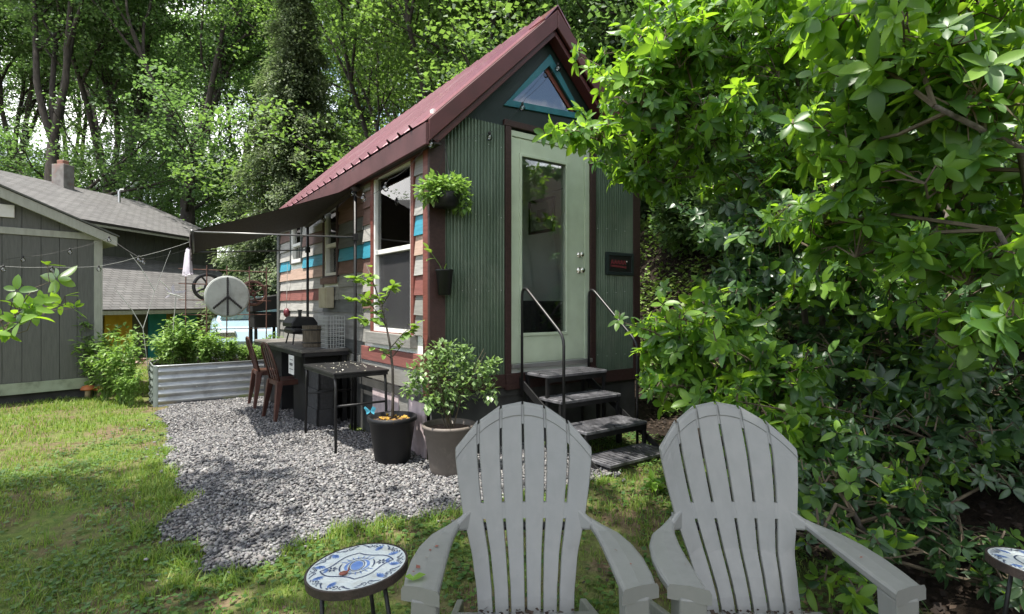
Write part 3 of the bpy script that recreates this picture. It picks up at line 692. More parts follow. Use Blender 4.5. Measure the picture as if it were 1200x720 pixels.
for sd in (-1, 1):
    xe = .1 if sd < 0 else W_-.1
    part('ceiling', MB().prism([(xe, roof_z(xe)-.10), (RX, RIDGE_Z-.10), (RX, RIDGE_Z-.12), (xe, roof_z(xe)-.12)], lambda x, z: (x, .102, z), lambda x, z: (x, LEN-.102, z)), M['interior'], house)
part('fascia', MB().box(-.158, y0r-.01, 2.672, -.128, y1r, 2.842), M['fascia_red'], house, .004)
part('frieze_board', MB().box(-.05, -.03, 2.69, -.002, LEN, 2.80), M['fascia_red'], house)
part('soffit_board', MB().box(-.128, y0r+.03, 2.70, 0, y1r, 2.715), M['soffit'], house)
part('trailer_frame', MB().box(.1, .1, .5, W_-.1, LEN, .66), M['skirt_dark'], house)
part('wall_plate', MB().box(-.03, 0, .60, W_+.0, LEN, .678), M['skirt_dark'], house)
def ringx(o, i, d0, d1):
    r = band(o, i, d0, d1); r.v = [r.v[0][:, [1, 0, 2]]]; return r
sq = lambda a, b: [(-a, -b), (a, -b), (a, b), (-a, b)]
# right wall cladding (seen from the side only)
for (ya, yb, za, zb) in ((0, 2.38, .68, 2.78), (3.82, LEN, .68, 2.78), (2.38, 3.82, .68, 1.28), (2.38, 3.82, 2.62, 2.78)):
    part('corrugated_sheet', MB().grid(lambda a, b: (W_+.012+.008*math.cos((ya+a*(yb-ya))/.0335*2*pi), ya+a*(yb-ya), za+(zb-za)*b), int((yb-ya)*120), 2), M['corrugated'], house)
added_window = part('window', ringx(sq(.70, .65), sq(.65, .60), -.03, .08), M['white_vinyl'], house, .003); added_window.location = (W_-.03, 3.1, 1.95)  # unseen right-wall window, added to brighten the interior
part('pane', MB().box(.0, -.65, -.60, .006, .65, .60), M['glass'], added_window)

# the roof line falls a little towards the far end
for c in house.children:
    if c.name.split('.')[0] in ('roof_sheet', 'ridge_cap', 'roof_deck', 'fascia', 'soffit_board', 'frieze_board', 'ceiling'):
        for v in c.data.vertices: v.co.z -= .032*max(0, v.co.y-.12)
# inside the house
pf = thing('picture_frame', 'black framed picture on the wall behind the glass door', 'picture', H(W_-.105, 1.48, 2.56), TH)
part('frame', ringx(sq(.26, .22), sq(.225, .185), -.02, 0), M['sign_black'], pf); part('mat_board', ringx(sq(.225, .185), sq(.10, .085), -.012, -.002), M['picture'], pf)
part('print', MB().box(-.008, -.10, -.085, -.003, .10, .085), M['picture_art'], pf)
ac = thing('armchair', 'dark upholstered armchair inside behind the glass door', 'armchair', H(1.75, .95, .862), TH+radians(25))
part('seat', MB().box(-.3, -.3, .18, .3, .3, .44), M['upholstery'], ac, .05); part('backrest', MB().hexa([(-.32, .22, .2), (.32, .22, .2), (.32, .4, .2), (-.32, .4, .2), (-.26, .34, 1.0), (.26, .34, 1.0), (.26, .5, 1.0), (-.26, .5, 1.0)]), M['upholstery'], ac, .07)
for s in (-1, 1):
    part('arm', MB().box(s*.38-.07, -.3, .1, s*.38+.07, .35, .6), M['upholstery'], ac, .05)
    for t in (-.24, .28): part('leg', MB().tube([(s*.32, t, 0), (s*.32, t, .19)], .02, 8), M['sign_black'], ac)

# steps and hand rails
stp = thing('entry_steps', 'black metal entry steps with four treads and curved handrails', 'steps', H(0, 0, 0), TH)
TR = ((.81, -.07, -.385), (.61, -.27, -.56), (.41, -.545, -.865), (.21, -.81, -1.125))
SX0, SX1 = .90, 1.63
for z, a, b in TR:
    tr = part('tread', MB().box(SX0, b, z-.025, SX1, a, z), M['tread'], stp, .004)
    nr = 9; ribs = MB()
    for k in range(nr):
        yb = b+.02+(a-b-.04)*k/(nr-1); ribs.box(SX0+.015, yb-.006, z+.001, SX1-.015, yb+.006, z+.006)
    part('grip_strip', ribs, M['tread'], tr)
    part('tread_frame', MB().box(SX0+.004, b+.004, z-.065, SX1-.004, b+.02, z-.026).box(SX0+.004, a-.02, z-.065, SX1-.004, a-.004, z-.026), M['metal_black'], stp)
    for sx in (SX0+.02, SX1-.02):
        for yb in (a-.02, b+.02):
            wx, wy, _ = H(sx, yb); gz = float(ground_z(wx, wy))
            part('leg', MB().box(sx-.014, yb-.014, gz-.02, sx+.014, yb+.014, z-.03), M['metal_black'], stp)
for sx in (SX0-.04, SX1+.03):
    part('stringer', MB().hexa([(sx-.008, -1.08, .10), (sx+.008, -1.08, .10), (sx+.008, -.03, .70), (sx-.008, -.03, .70), (sx-.008, -1.08, .145), (sx+.008, -1.08, .145), (sx+.008, -.03, .78), (sx-.008, -.03, .78)]), M['metal_black'], stp)
def rail(sx, yb, yf, zt, zb, zf):
    wx, wy, _ = H(sx, yf); gz = float(ground_z(wx, wy))
    p = [(sx, yb, .60)]
    p += [(sx, yb, zt-.06), (sx, yb-.008, zt-.025), (sx, yb-.03, zt-.004), (sx, yb-.055, zt-.002), (sx, yb-.085, zt-.02)]
    p += [(sx, yf+.06, zf+.05), (sx, yf+.025, zf+.012), (sx, yf+.006, zf-.03), (sx, yf, zf-.08), (sx, yf, gz-.01)]
    return p
part('handrail', MB().tube(rail(SX0-.055, -.10, -.66, 1.565, 0, 1.16), .0125, 10), M['rail_black'], stp, smooth=True)
part('handrail', MB().tube(rail(SX1+.06, -.08, -.70, 1.565, 0, 1.08), .0125, 10), M['rail_black'], stp, smooth=True)

# plaque beside the door
sg = thing('wall_plaque', 'dark framed plaque with red lettering right of the door', 'sign', H(2.175, -.03, 1.845), TH)
part('frame', band(sq(.205, .118), sq(.17, .085), -.025, 0), M['gable'], sg, .003); part('backing', MB().box(-.17, -.012, -.085, .17, -.002, .085), M['sign_black'], sg)
m = MB()
for i in range(5):
    x = -.135+i*.046; m.prism([(x, -.005), (x+.012, .04), (x+.030, .04), (x+.044, -.005), (x+.030, -.005), (x+.027, .008), (x+.016, .008), (x+.013, -.005)], lambda a, b: (a, -.017, b), lambda a, b: (a, -.0125, b))
m.prism([(-.135, -.032), (.095, -.045), (.095, -.022), (-.135, -.012)], lambda a, b: (a, -.017, b), lambda a, b: (a, -.0125, b))
part('lettering', m, M['sign_red'], sg); part('white_dot', MB().ball((.105, -.014, .028), .008, 8), M['white_vinyl'], sg)

# awning on poles
aw = thing('awning', 'dark brown retractable awning on black poles along the house side', 'awning', H(0, 0, 0), TH)
AY0, AY1, AXO = 1.48, 3.13, -1.47
AXN, AXF = -1.56, -1.36
M['arm_metal'] = mat('arm_metal', (.16, .16, .16), .4, metal=.6)
def awn(a, b):
    y = AY0+(AY1-AY0)*a; xo = AXN+(AXF-AXN)*a; x = -.10+(xo+.10)*b
    return (x, y, (2.62-.20*a)*(1-b)+(2.06-.05*a)*b-.012*sin(pi*b))
m = MB().grid(awn, 12, 14); v = m.v[0].copy(); k = len(v)
m.add(v-np.array([0, 0, .004]), [tuple(reversed([i for i in q])) for q in m.f[:11*13]])
part('fabric', m, M['awning'], aw, smooth=True)
part('valance', MB().grid(lambda a, b: (AXN+(AXF-AXN)*a-.012-.006*sin(a*30), AY0+(AY1-AY0)*a, 2.055-.05*a-.13*b+.012*sin(a*24)*b), 40, 4), M['awning'], aw)
part('front_bar', MB().tube([(AXN, AY0-.02, 2.06), (AXF, AY1+.02, 2.01)], .014, 10), M['arm_metal'], aw, smooth=True)
part('roller', MB().tube([(-.10, AY0-.04, 2.615), (-.10, AY1+.04, 2.42)], .035, 12), M['awning'], aw, smooth=True)
for yv in (AY0, AY1):
    wx, wy, _ = H(-.10, yv); gz = float(ground_z(wx, wy))
    part('pole', MB().tube([(-.10, yv, gz-.01), (-.10, yv, 2.66)], .0165, 10), M['metal_black'], aw, smooth=True)
    part('arm', MB().tube([(-.10, yv, 2.11), (AXN if yv == AY0 else AXF, yv, 2.055 if yv == AY0 else 2.005)], .008, 8), M['arm_metal'], aw, smooth=True)
    part('clamp', MB().box(-.125, yv-.03, 2.075, -.075, yv+.03, 2.145), M['metal_black'], aw, .004)
wc = thing('hanging_cloth', 'small pale ruffled cloth hanging from the outer awning corner', 'cloth', H(AXF-.06, AY1-.22, 2.04), TH)
part('cloth', MB().grid(lambda a, b: (.03*sin(a*26)*(.4+b)-.02, -.16+.32*a, -.02-.26*b-.02*sin(a*9)), 30, 6), M['cloth_white'], wc)
part('hem', MB().tube([(-.02+.02*sin(a*26), -.16+.32*a, -.285-.02*sin(a*9)) for a in np.linspace(0, 1, 24)], .006, 6), M['cloth_white'], wc)

# ------------------------------------------------------------------ grey shed on the left
SD = (.643, .766); SDA = math.atan2(SD[1], SD[0])
gz = float(ground_z(-5.76, 7.76))
shed = thing('garden_shed', 'grey panelled garden shed with pale trim at the left edge', 'shed', (-5.76, 7.76, 0), SDA)
SW = 3.2; PKX = -SW/2; EZ = 2.40; SLP = .42
rz_ = lambda x: EZ+SLP*(min(-x, SW+x) if -SW <= x <= 0 else (-x if x > 0 else SW+x))
m = MB(); m.prism([(-SW+.02, .3), (-.02, .3), (-.02, EZ-.05), (PKX, rz_(PKX)-.08), (-SW+.02, EZ-.05)], lambda x, z: (x, .012, z), lambda x, z: (x, 2.6, z)); part('wall_core', m, M['house_wall'], shed)
bw = .19; x = -.075
while x > -SW+.05:
    a, b = max(x-bw+.006, -SW+.08), x
    part('board', MB().box(a, -.006, .42, b, .010, 2.31), M['shed_panel'], shed)
    part('board', MB().hexa([(a, -.004, 2.40), (b, -.004, 2.40), (b, .010, 2.40), (a, .010, 2.40), (a, -.004, max(2.405, rz_(a)-.03)), (b, -.004, max(2.405, rz_(b)-.03)), (b, .010, max(2.405, rz_(b)-.03)), (a, .010, max(2.405, rz_(a)-.03))]), M['shed_panel'], shed)
    x -= bw
part('corner_trim', MB().box(-.075, -.024, .34, .0, .0, 2.31), M['shed_trim'], shed, .003); part('corner_trim', MB().box(0.001, -.024, .34, .022, .09, 2.35), M['shed_trim'], shed, .003)
part('corner_trim', MB().box(-SW, -.024, .34, -SW+.075, .0, 2.31), M['shed_trim'], shed, .003)
part('band_trim', MB().box(-SW, -.026, 2.312, .0, .002, 2.398), M['shed_trim'], shed, .003)
part('base_board', MB().box(-SW, -.022, .27, -.0, .006, .415), M['shed_base'], shed, .003)
part('skid', MB().box(-SW+.1, .06, gz-.12, -.06, 2.5, .27), M['skirt_dark'], shed)
part('vent', MB().box(-1.25, -.03, 2.52, -.905, .0, 2.68), M['white_vinyl'], shed, .006)
for sd in (0, 1):
    xe = .16 if sd == 0 else -SW-.16
    ze = EZ-SLP*.16
    part('rake_trim', MB().prism([(xe, ze-.10), (xe, ze+.03), (PKX, rz_(PKX)+.03), (PKX, rz_(PKX)-.10)], lambda a, b: (a, -.16, b), lambda a, b: (a, -.13, b)), M['shed_trim'], shed, .003)
    part('roof_slope', MB().prism([(xe+(.02 if sd == 0 else -.02), ze+.03), (xe+(.02 if sd == 0 else -.02), ze+.05), (PKX, rz_(PKX)+.06), (PKX, rz_(PKX)+.035)], lambda a, b: (a, -.18, b), lambda a, b: (a, 2.8, b)), M['house_wall'], shed)
    part('soffit', MB().prism([(xe, ze-.09), (xe, ze-.07), (PKX, rz_(PKX)-.04), (PKX, rz_(PKX)-.06)], lambda a, b: (a, -.128, b), lambda a, b: (a, 2.7, b)), M['shed_trim'], shed)

# ------------------------------------------------------------------ long house behind the shed
BD = np.array([.15, 1.0]); BD /= np.linalg.norm(BD); BL = np.array([-BD[1], BD[0]])   # along, left
bang = math.atan2(BD[1], BD[0])                         # local x along the house, local y to the left
bh = thing('long_house', 'long grey house with shingle roofs and brick chimney behind the shed', 'house', (-10.3, 14.0, 0), bang)
def uvq(name, pts, mname, parent):                      # a roof plane with its own thickness and shingle layout
    P = np.array(pts, float); nrm = np.cross(P[1]-P[0], P[3]-P[0]); nrm /= np.linalg.norm(nrm)
    if nrm[2] < 0: nrm = -nrm
    mb = MB().hexa(list(P-nrm*.08)+list(P)); o = part(name, mb, M[mname], parent)
    me = o.data; uv = me.uv_layers.new(name='UVMap'); eu = (P[1]-P[0])/np.linalg.norm(P[1]-P[0]); ev = np.cross(nrm, eu)
    for lp in me.loops:
        c = np.array(me.vertices[lp.vertex_index].co)-P[0]; uv.data[lp.index].uv = (float(c@eu), float(c@ev))
    return o
T0, T1 = -9.0, 8.6
part('lower_wall', MB().box(T0, .5, -1.4, 7.2, 3.0, 1.36), M['house_wall'], bh)
part('wall_panel', MB().box(2.6, .46, -1.2, 2.95, .5, 1.16), M['yellow_paint'], bh, label='yellow painted wall panel'); part('wall_panel', MB().box(.5, .46, -1.2, 1.36, .5, 1.16), M['yellow_paint'], bh, label='yellow painted wall panel')
part('wall_panel', MB().box(1.95, .46, -1.2, 3.9, .5, 1.16), M['teal_paint'], bh, label='teal painted wall panel with an arch')
part('arch', MB().torus((2.75, .44, .62), .26, .03, 1, 24, 6), M['sign_black'], bh); part('arch_panel', MB().prism([(2.75+.24*cos(t), .62+.24*sin(t)) for t in np.linspace(0, 2*pi, 24)[:-1]], lambda a, b: (a, .44, b), lambda a, b: (a, .455, b)), M['disc_white'], bh)
part('fascia', MB().box(T0, -.06, 1.14, 7.4, -.02, 1.27), M['shed_trim'], bh)
uvq('lower_roof', [(T0, -.08, 1.28), (7.5, -.08, 1.28), (7.9, 3.05, 2.98), (T0, 3.05, 2.98)], 'shingle', bh)
part('upper_wall', MB().box(T0, 3.0, 1.3, T1-.3, 11, 3.9), M['house_wall'], bh)
x = T0
while x < T1-.5:
    part('board', MB().box(x, 2.97, 2.9, x+.38, 2.999, 3.88), M['house_wall'], bh); x += .40
part('fascia', MB().box(T0, 2.46, 3.74, T1+.3, 2.50, 3.88), M['shed_trim'], bh)
uvq('roof', [(T0, 2.42, 3.88), (T1+.3, 2.42, 3.88), (T1+.3, 7.0, 5.8), (T0, 7.0, 5.8)], 'shingle', bh)
uvq('roof', [(T0, 11.58, 3.88), (T0, 7.0, 5.8), (T1+.3, 7.0, 5.8), (T1+.3, 11.58, 3.88)], 'shingle', bh)
part('gable_wall', MB().prism([(3.0, 3.8), (7.0, 5.65), (11, 3.8)], lambda a, b: (T1-.35, a, b), lambda a, b: (T1-.3, a, b)), M['house_wall'], bh)
ch = part('chimney', MB().box(4.75, 6.35, 4.9, 5.17, 6.85, 6.40), M['chimney'], bh, .02)
part('chimney_pot', MB().box(4.83, 6.47, 6.40, 5.08, 6.73, 6.56), M['terracotta'], ch, .03)
part('vent_pipe', MB().tube([(6.6, 5.9, 5.2), (6.6, 5.9, 5.75), (6.62, 5.86, 5.82), (6.7, 5.8, 5.83)], .05, 8), M['alu'], bh)
# ------------------------------------------------------------------ adirondack chairs (local: x right, y away from the camera, z up)
BC = [(.338, .285), (.355, .33), (.398, .395), (.452, .475), (.505, .585), (.555, .69), (.61, .80), (.665, .90), (.72, 1.0)]
by = np.array([p[0] for p in BC]); bz = np.array([p[1] for p in BC])
def back_y(z): return float(np.interp(z, bz, by))
def half_w(z): return float(np.interp(z, [.28, .36, .46, .58, .70, .80, .87, 1.0], [.176, .184, .205, .240, .264, .279, .283, .283]))
def top_z(x): return 1.0-.165*(min(abs(x), .29)/.283)**2.2
def slat_mesh(i):
    f0, f1 = -1+i/3, -1+(i+1)/3; g = .0042
    TS = list(np.linspace(0, .90, 24))+[.925, .932, .95, .975, .99, 1.0]; rows = len(TS); th = .018; loops = []
    for r in range(rows):
        t = TS[r]; ring = []
        for (a, d) in ((0, .30), (.035, .04), (.2, 0.0), (.5, -.03), (.8, 0.0), (.965, .04), (1, .30), (1, 1), (0, 1)):
            z = .285
            for _ in range(4):                             # height on this column so that the top follows the arch
                xx = half_w(z)*(f0+(f1-f0)*a); z = .285+t*(top_z(half_w(.95)*(f0+(f1-f0)*a))-.285)
            hw = half_w(z); gg = g
            x0 = hw*f0+(gg if i > 0 else 0); x1 = hw*f1-(gg if i < 5 else 0)
            x = x0+(x1-x0)*a
            bow = .055*(x/.283)**2*min(1, max(0, (z-.45)/.4))   # back wraps forward at the sides
            y = back_y(z)-bow+th*d+.004*max(0, 1-abs(z-.40)/.05)*(-1 if d < .5 else 0)
            if t > .929 and d < .2: y -= .0045
            if t > .97 and d < .5: y += .010*((t-.97)/.03)**2
            ring.append((x, y, z-(.006 if (t > .99 and d < .5) else 0)))
        loops.append(ring)
    n = 9; v = [p for l in loops for p in l]
    f = [(r*n+k, r*n+(k+1) % n, (r+1)*n+(k+1) % n, (r+1)*n+k) for r in range(rows-1) for k in range(n)]
    f += [tuple(range(n-1, -1, -1)), tuple((rows-1)*n+k for k in range(n))]
    return MB().add(v, f)
def band_mesh(z0f, z1f, dy, wid, n=25, th=.014):
    m = MB(); v = []
    for k in range(n):
        s = -1+2*k/(n-1)
        for e in (0, 1):
            for d in (0, th):
                z = (z0f, z1f)[e](s); x = s*half_w(z)*wid
                bow = .055*(x/.283)**2*min(1, max(0, (z-.45)/.4)); v.append((x, back_y(z)-bow+dy+d, z))
    f = []
    for k in range(n-1):
        a = k*4; b = a+4
        f += [(a, b, b+2, a+2), (a+1, a+3, b+3, b+1), (a+2, b+2, b+3, a+3), (a, a+1, b+1, b)]
    f += [(0, 2, 3, 1), ((n-1)*4, (n-1)*4+1, (n-1)*4+3, (n-1)*4+2)]
    return m.add(v, f)
def arm_mesh(s):
    inner = [(.285, -.015), (.282, .10), (.280, .22), (.276, .33), (.268, .41), (.255, .46), (.238, .50)]
    outer = [(.395, .025), (.403, .12), (.402, .22), (.388, .32), (.358, .40), (.305, .455), (.245, .53)]
    zt = [.55, .551, .553, .556, .562, .572, .585]
    m = MB(); v = []; n = len(inner); W = 7; prof = [(0, -.032), (0, -.008), (.04, 0), (.5, .004), (.96, 0), (1, -.008), (1, -.032)]
    for i in range(n):
        for (a, dz) in prof:
            x = inner[i][0]+(outer[i][0]-inner[i][0])*a; y = inner[i][1]+(outer[i][1]-inner[i][1])*a
            v.append((s*x, y, zt[i]+dz*(1 if dz > -.02 else (1-.3*i/n))))
    f = []
    for i in range(n-1):
        for k in range(W):
            q = (i*W+k, i*W+(k+1) % W, (i+1)*W+(k+1) % W, (i+1)*W+k); f.append(q if s < 0 else q[::-1])
    f += [tuple(range(W)) if s < 0 else tuple(range(W-1, -1, -1)), tuple((n-1)*W+k for k in range(W))[::-1 if s < 0 else 1]]
    return m.add(v, f)
def make_chair(label, loc, rz):
    t = thing('adirondack_chair', label, 'chair', loc, rz, 'grey adirondack chairs')
    for i in range(6): part('slat', slat_mesh(i), M['plastic_grey'], t, smooth=False, bevel=.0025)
    part('back_band', band_mesh(lambda s: .578, lambda s: .632, .0015, .985), M['plastic_grey'], t, smooth=False)
    part('back_band', band_mesh(lambda s: top_z(s*.283)-.085, lambda s: top_z(s*.283)-.012, .007, .985), M['plastic_grey'], t)
    part('back_rib', MB().tube([(x, back_y(.545)+.026-.055*(x/.283)**2*.25, .545) for x in np.linspace(-.24, .24, 9)], .016, 6), M['black_panel'], t)
    for s in (-1, 1):
        part('arm', arm_mesh(s), M['plastic_grey'], t, .009)
        lg = MB().hexa([(s*.30, .0, -.005), (s*.38, .012, -.005), (s*.38, .07, -.005), (s*.30, .06, -.005), (s*.287, -.008, .52), (s*.368, .008, .52), (s*.372, .10, .52), (s*.287, .09, .52)])
        if s > 0: lg.f = [q[::-1] for q in lg.f]
        part('leg', lg, M['plastic_grey'], t, .006)
        rl = MB().hexa([(s*.262, .03, .26), (s*.292, .03, .26), (s*.292, .86, -.01), (s*.262, .86, -.01), (s*.262, .03, .37), (s*.292, .03, .37), (s*.292, .80, .10), (s*.262, .80, .10)])
        if s < 0: rl.f = [q[::-1] for q in rl.f]
        part('side_rail', rl, M['plastic_grey'], t, .006)
        sh = MB().hexa([(s*.195, .492, .535), (s*.258, .455, .545), (s*.270, .480, .545), (s*.205, .520, .535), (s*.205, .512, .622), (s*.262, .462, .578), (s*.272, .484, .578), (s*.215, .535, .622)])
        if s < 0: sh.f = [q[::-1] for q in sh.f]
        part('shoulder', sh, M['plastic_grey'], t, .010)
    for k in range(5):
        y0 = .0+k*.075; zz = lambda y: .375-.25*y
        part('seat_slat', MB().hexa([(-.26, y0, zz(y0)-.02), (.26, y0, zz(y0)-.02), (.26, y0+.066, zz(y0+.066)-.02), (-.26, y0+.066, zz(y0+.066)-.02), (-.26, y0, zz(y0)), (.26, y0, zz(y0)), (.26, y0+.066, zz(y0+.066)), (-.26, y0+.066, zz(y0+.066))]), M['plastic_grey'], t, .004)
    return t
make_chair('grey plastic adirondack chair on the left with a green leaf on its arm', (.058, 1.70, 0), radians(1))
make_chair('grey plastic adirondack chair on the right beside the dark shrubs', (.886, 1.70, .0), radians(-.3))
# scraps on the left arm and seats
sp = thing('green_leaf_pair', 'two bright green leaves lying on the left chair arm', 'leaf', (.063-.375, 1.745, .556))
lv = np.array([(0, 0, 0), (.012, -.014, .006), (.034, -.014, .010), (.05, 0, .003), (.034, .014, .010), (.012, .014, .006)])
for a, s in ((2.5, .75), (.75, 1.0)):
    c, d = cos(a), sin(a); part('leaf', MB().add([(s*(p[0]*c-p[1]*d), s*(p[0]*d+p[1]*c), p[2]+.003) for p in lv], [(0, 1, 2, 3), (0, 3, 4, 5)]), M['shrub_leaf_one'], sp)
V, F = scatter(cl_v, cl_f, rand_rot(9, .5)*np.array([.016, .012, .022, .012, .01, .014, .009, .012, .01])[:, None, None], np.array([(-.275, 1.98, .562), (-.29, 1.90, .560), (-.305, 1.84, .561), (-.29, 1.95, .561), (-.315, 1.80, .560), (.372, 1.95, .561), (.40, 1.86, .560), (1.19, 1.9, .56), (.58, 1.85, .56)]))
tag(link('arm_scraps', fast_mesh('arm_scraps', V, F), M['rust_bit']), 'dry brown scraps on the chair arms', 'debris', kind='stuff')
n = 150; cx_ = np.where(rng.random(n) < .5, .055, .895); y_ = 1.95+rng.uniform(-.02, .12, n); V, F = scatter(cl_v, cl_f, rand_rot(n, .6)*rng.uniform(.008, .026, n)[:, None, None], np.stack([cx_+rng.uniform(-.2, .2, n), y_, .388-.25*(y_-1.70)], -1))
tag(link('seat_litter', fast_mesh('seat_litter', V, F), M['litter']), 'dry brown leaves and twigs heaped at the back of the chair seats', 'leaf litter', kind='stuff')

# ------------------------------------------------------------------ mosaic side tables
def ribbon(pts, wd, z, closed=False):
    m = MB(); P = np.array(pts, float); n = len(P)
    T = (np.roll(P, -1, 0)-np.roll(P, 1, 0)) if closed else np.gradient(P, axis=0)
    T /= np.linalg.norm(T, axis=1)[:, None]+1e-9; Nn = np.stack([-T[:, 1], T[:, 0]], -1)
    ww = wd*np.ones(n) if np.isscalar(wd) else np.asarray(wd)
    A = P+Nn*ww[:, None]/2; B = P-Nn*ww[:, None]/2
    v = [(a[0], a[1], z) for a in A]+[(b[0], b[1], z) for b in B]
    return v, [(i, n+i, n+(i+1) % n, (i+1) % n) for i in range(n if closed else n-1)]
def mosaic_table(label, loc, rz, tilt, dense):
    t = thing('mosaic_side_table', label, 'side table', loc, rz, 'mosaic side tables', tilt)
    R = .172; zt = .512
    part('table_top', MB().lathe([(0, zt-.024), (R-.004, zt-.024), (R-.004, zt), (0, zt)], 56), M['mosaic_white'], t)
    part('rim', MB().lathe([(R-.004, zt-.028), (R+.003, zt-.028), (R+.004, zt+.001), (R-.003, zt+.002)], 56, caps=False), M['rim_brown'], t)
    dk = MB(); bl = MB(); z = zt+.0012
    q = []
    cs = [(.125, 0), (0, .098), (-.125, 0), (0, -.098)]
    for i in range(4):
        a, b = np.array(cs[i]), np.array(cs[(i+1) % 4]); dd = b-a; nn = np.array([dd[1], -dd[0]])
        for s in np.linspace(0, 1, 14)[:-1]: q.append(a+dd*s+nn*(.055*sin(2*pi*s)+.06*sin(pi*s)))
    dk.add(*ribbon(q, .0052, z, True))
    for r, a0, a1, wd in ((.058, .55, pi-.55, .004), (.058, pi+.55, 2*pi-.55, .004), (.070, -.5, .5, .006), (.070, pi-.5, pi+.5, .006), (.046, -1.1, 1.1, .010), (.046, pi-1.1, pi+1.1, .010)):
        tt = np.linspace(a0, a1, 14); (dk if wd < .008 else bl).add(*ribbon([(r*cos(v)*.85, r*sin(v)*.95) for v in tt], wd*np.sin(np.linspace(.25, pi-.25, 14)), z))
    bl.add([(.021*cos(a), .034*sin(a), z) for a in np.linspace(0, 2*pi, 20)[:-1]], [tuple(range(19))])
    dk.add(*ribbon([(.026*cos(a), .041*sin(a)) for a in np.linspace(0, 2*pi, 22)[:-1]], .003, z+.0002, True))
    for s in (-1, 1):
        for k in range(7):
            a = radians(40+k*16.6); bl.add(*ribbon([(.050*cos(a), s*.050*sin(a)), (.075*cos(a)*1.0, s*.070*sin(a))], [.005, .002], z))
        c = np.array((s*.084, 0))
        for k in range(6):
            a = k*pi/3; dk.add(*ribbon([c+.004*np.array((cos(a), sin(a))), c+.011*np.array((cos(a), sin(a))), c+.019*np.array((cos(a), sin(a)))], [.002, .008, .002], z))
        for k in range(5):
            a = (k-2)*.5; p = np.array((s*.108, 0)); bl.add(*ribbon([p-np.array((s*.012, 0)), p+.012*np.array((-s*cos(a)*.2, sin(a)*1.4)), p+np.array((s*.006, .02*sin(a)))], [.002, .006, .002], z))
    nb = 10
    for k in range(nb):                                    # blossoms and curls round the border
        a = (k+.5)*2*pi/nb
        if k % 5 in (0, 1, 3, 4) or dense:
            c = .133*np.array((cos(a), sin(a)))
            for j in range(6):
                b = a+pi/2+(j-2.5)*.42; bl.add(*ribbon([c, c+.012*np.array((cos(b), sin(b))), c+.024*np.array((cos(b), sin(b)))], [.003, .0085, .002], z))
        for sg_ in (-1, 1):
            b0 = a+sg_*.22; tt = np.linspace(0, 5, 16); rr = .014*(1-tt/6.5); c = .146*np.array((cos(b0), sin(b0)))
            dk.add(*ribbon([c+r*np.array((cos(b0+sg_*v), sin(b0+sg_*v))) for r, v in zip(rr, tt)], .0032, z))
            for e in (0, 1, 2):
                b = a+sg_*(.08+.06*e); c = (.158-.006*e)*np.array((cos(b), sin(b))); dd = .008*np.array((cos(b+1.2), sin(b+1.2))); dk.add(*ribbon([c-dd, c, c+dd], [.001, .0055, .001], z))
    part('mosaic_motif', bl, M['mosaic_blue'], t, kind='stuff'); part('mosaic_outline', dk, M['mosaic_dark'], t, kind='stuff')
    for k in range(3):
        a = radians(200+k*120)
        part('leg', MB().tube([((R-.05)*cos(a), (R-.05)*sin(a), zt-.03), ((R-.035)*cos(a), (R-.035)*sin(a), .3), ((R-.015)*cos(a), (R-.015)*sin(a), -.03)], .0075, 8), M['metal_black'], t, smooth=True)
        part('hinge', MB().tube([((R-.07)*cos(a)-.01*sin(a), (R-.07)*sin(a)+.01*cos(a), zt-.036), ((R-.02)*cos(a)-.01*sin(a), (R-.02)*sin(a)+.01*cos(a), zt-.036)], .008, 6), M['metal_black'], t)
    part('leg_ring', MB().torus((0, 0, .18), R-.03, .005, 2, 28, 6), M['metal_black'], t)
    return t
mosaic_table('round white mosaic side table with blue flower pattern left of the chairs', (-.50, 1.955, .0), radians(10), (0, radians(-5)), False)
rb = thing('rusty_ornament', 'small rusty brown ornament lying on the left mosaic table', 'ornament', (-.573, 1.885, .508), .4)
part('body', MB().ball((0, 0, .006), .012, 10, (1.3, .9, .5)), M['rust_bit'], rb); part('tail', MB().tube([(.008, 0, .006), (.018, .004, .012), (.018, .006, .02)], [.004, .003, .0015], 6), M['rust_bit'], rb)
mosaic_table('round white and blue mosaic side table at the right edge of the picture', (1.815, 1.90, float(ground_z(1.8, 1.9))+.002), radians(20), (0, radians(6)), True)

# ------------------------------------------------------------------ leaves for pot plants
def leaf_tpl(nl=4, wmax=.30, fold=.10, droop=.12):        # along +y, length 1
    v = []; f = []
    for i in range(nl+1):
        t = i/nl; wd = wmax*math.sin(pi*min(1, t**.9))**.62 if 0 < t < 1 else 0
        z = -droop*t*t
        v += [(-wd, t, z+fold*wd/wmax), (0, t, z), (wd, t, z+fold*wd/wmax)]
    for i in range(nl):
        a = i*3
        f += [(a, a+1, a+4, a+3), (a+1, a+2, a+5, a+4)]
    return np.array(v), np.array(f)
LV, LF = leaf_tpl(5, .23, .06, .16)
LV2, _ = leaf_tpl(5, .20, .10, .34)
LVs, LFs = leaf_tpl(2, .34, .08, .08)
def basis(yv, up=None):                                   # matrices whose local y follows yv
    yv = yv/np.linalg.norm(yv, axis=-1, keepdims=True)
    u = np.tile(np.array([0, 0, 1.]), (len(yv), 1)) if up is None else up
    x = np.cross(yv, u); bad = np.linalg.norm(x, axis=1) < 1e-3; x[bad] = (1, 0, 0)
    x /= np.linalg.norm(x, axis=1, keepdims=True); z = np.cross(x, yv)
    return np.stack([x, yv, z], -1)
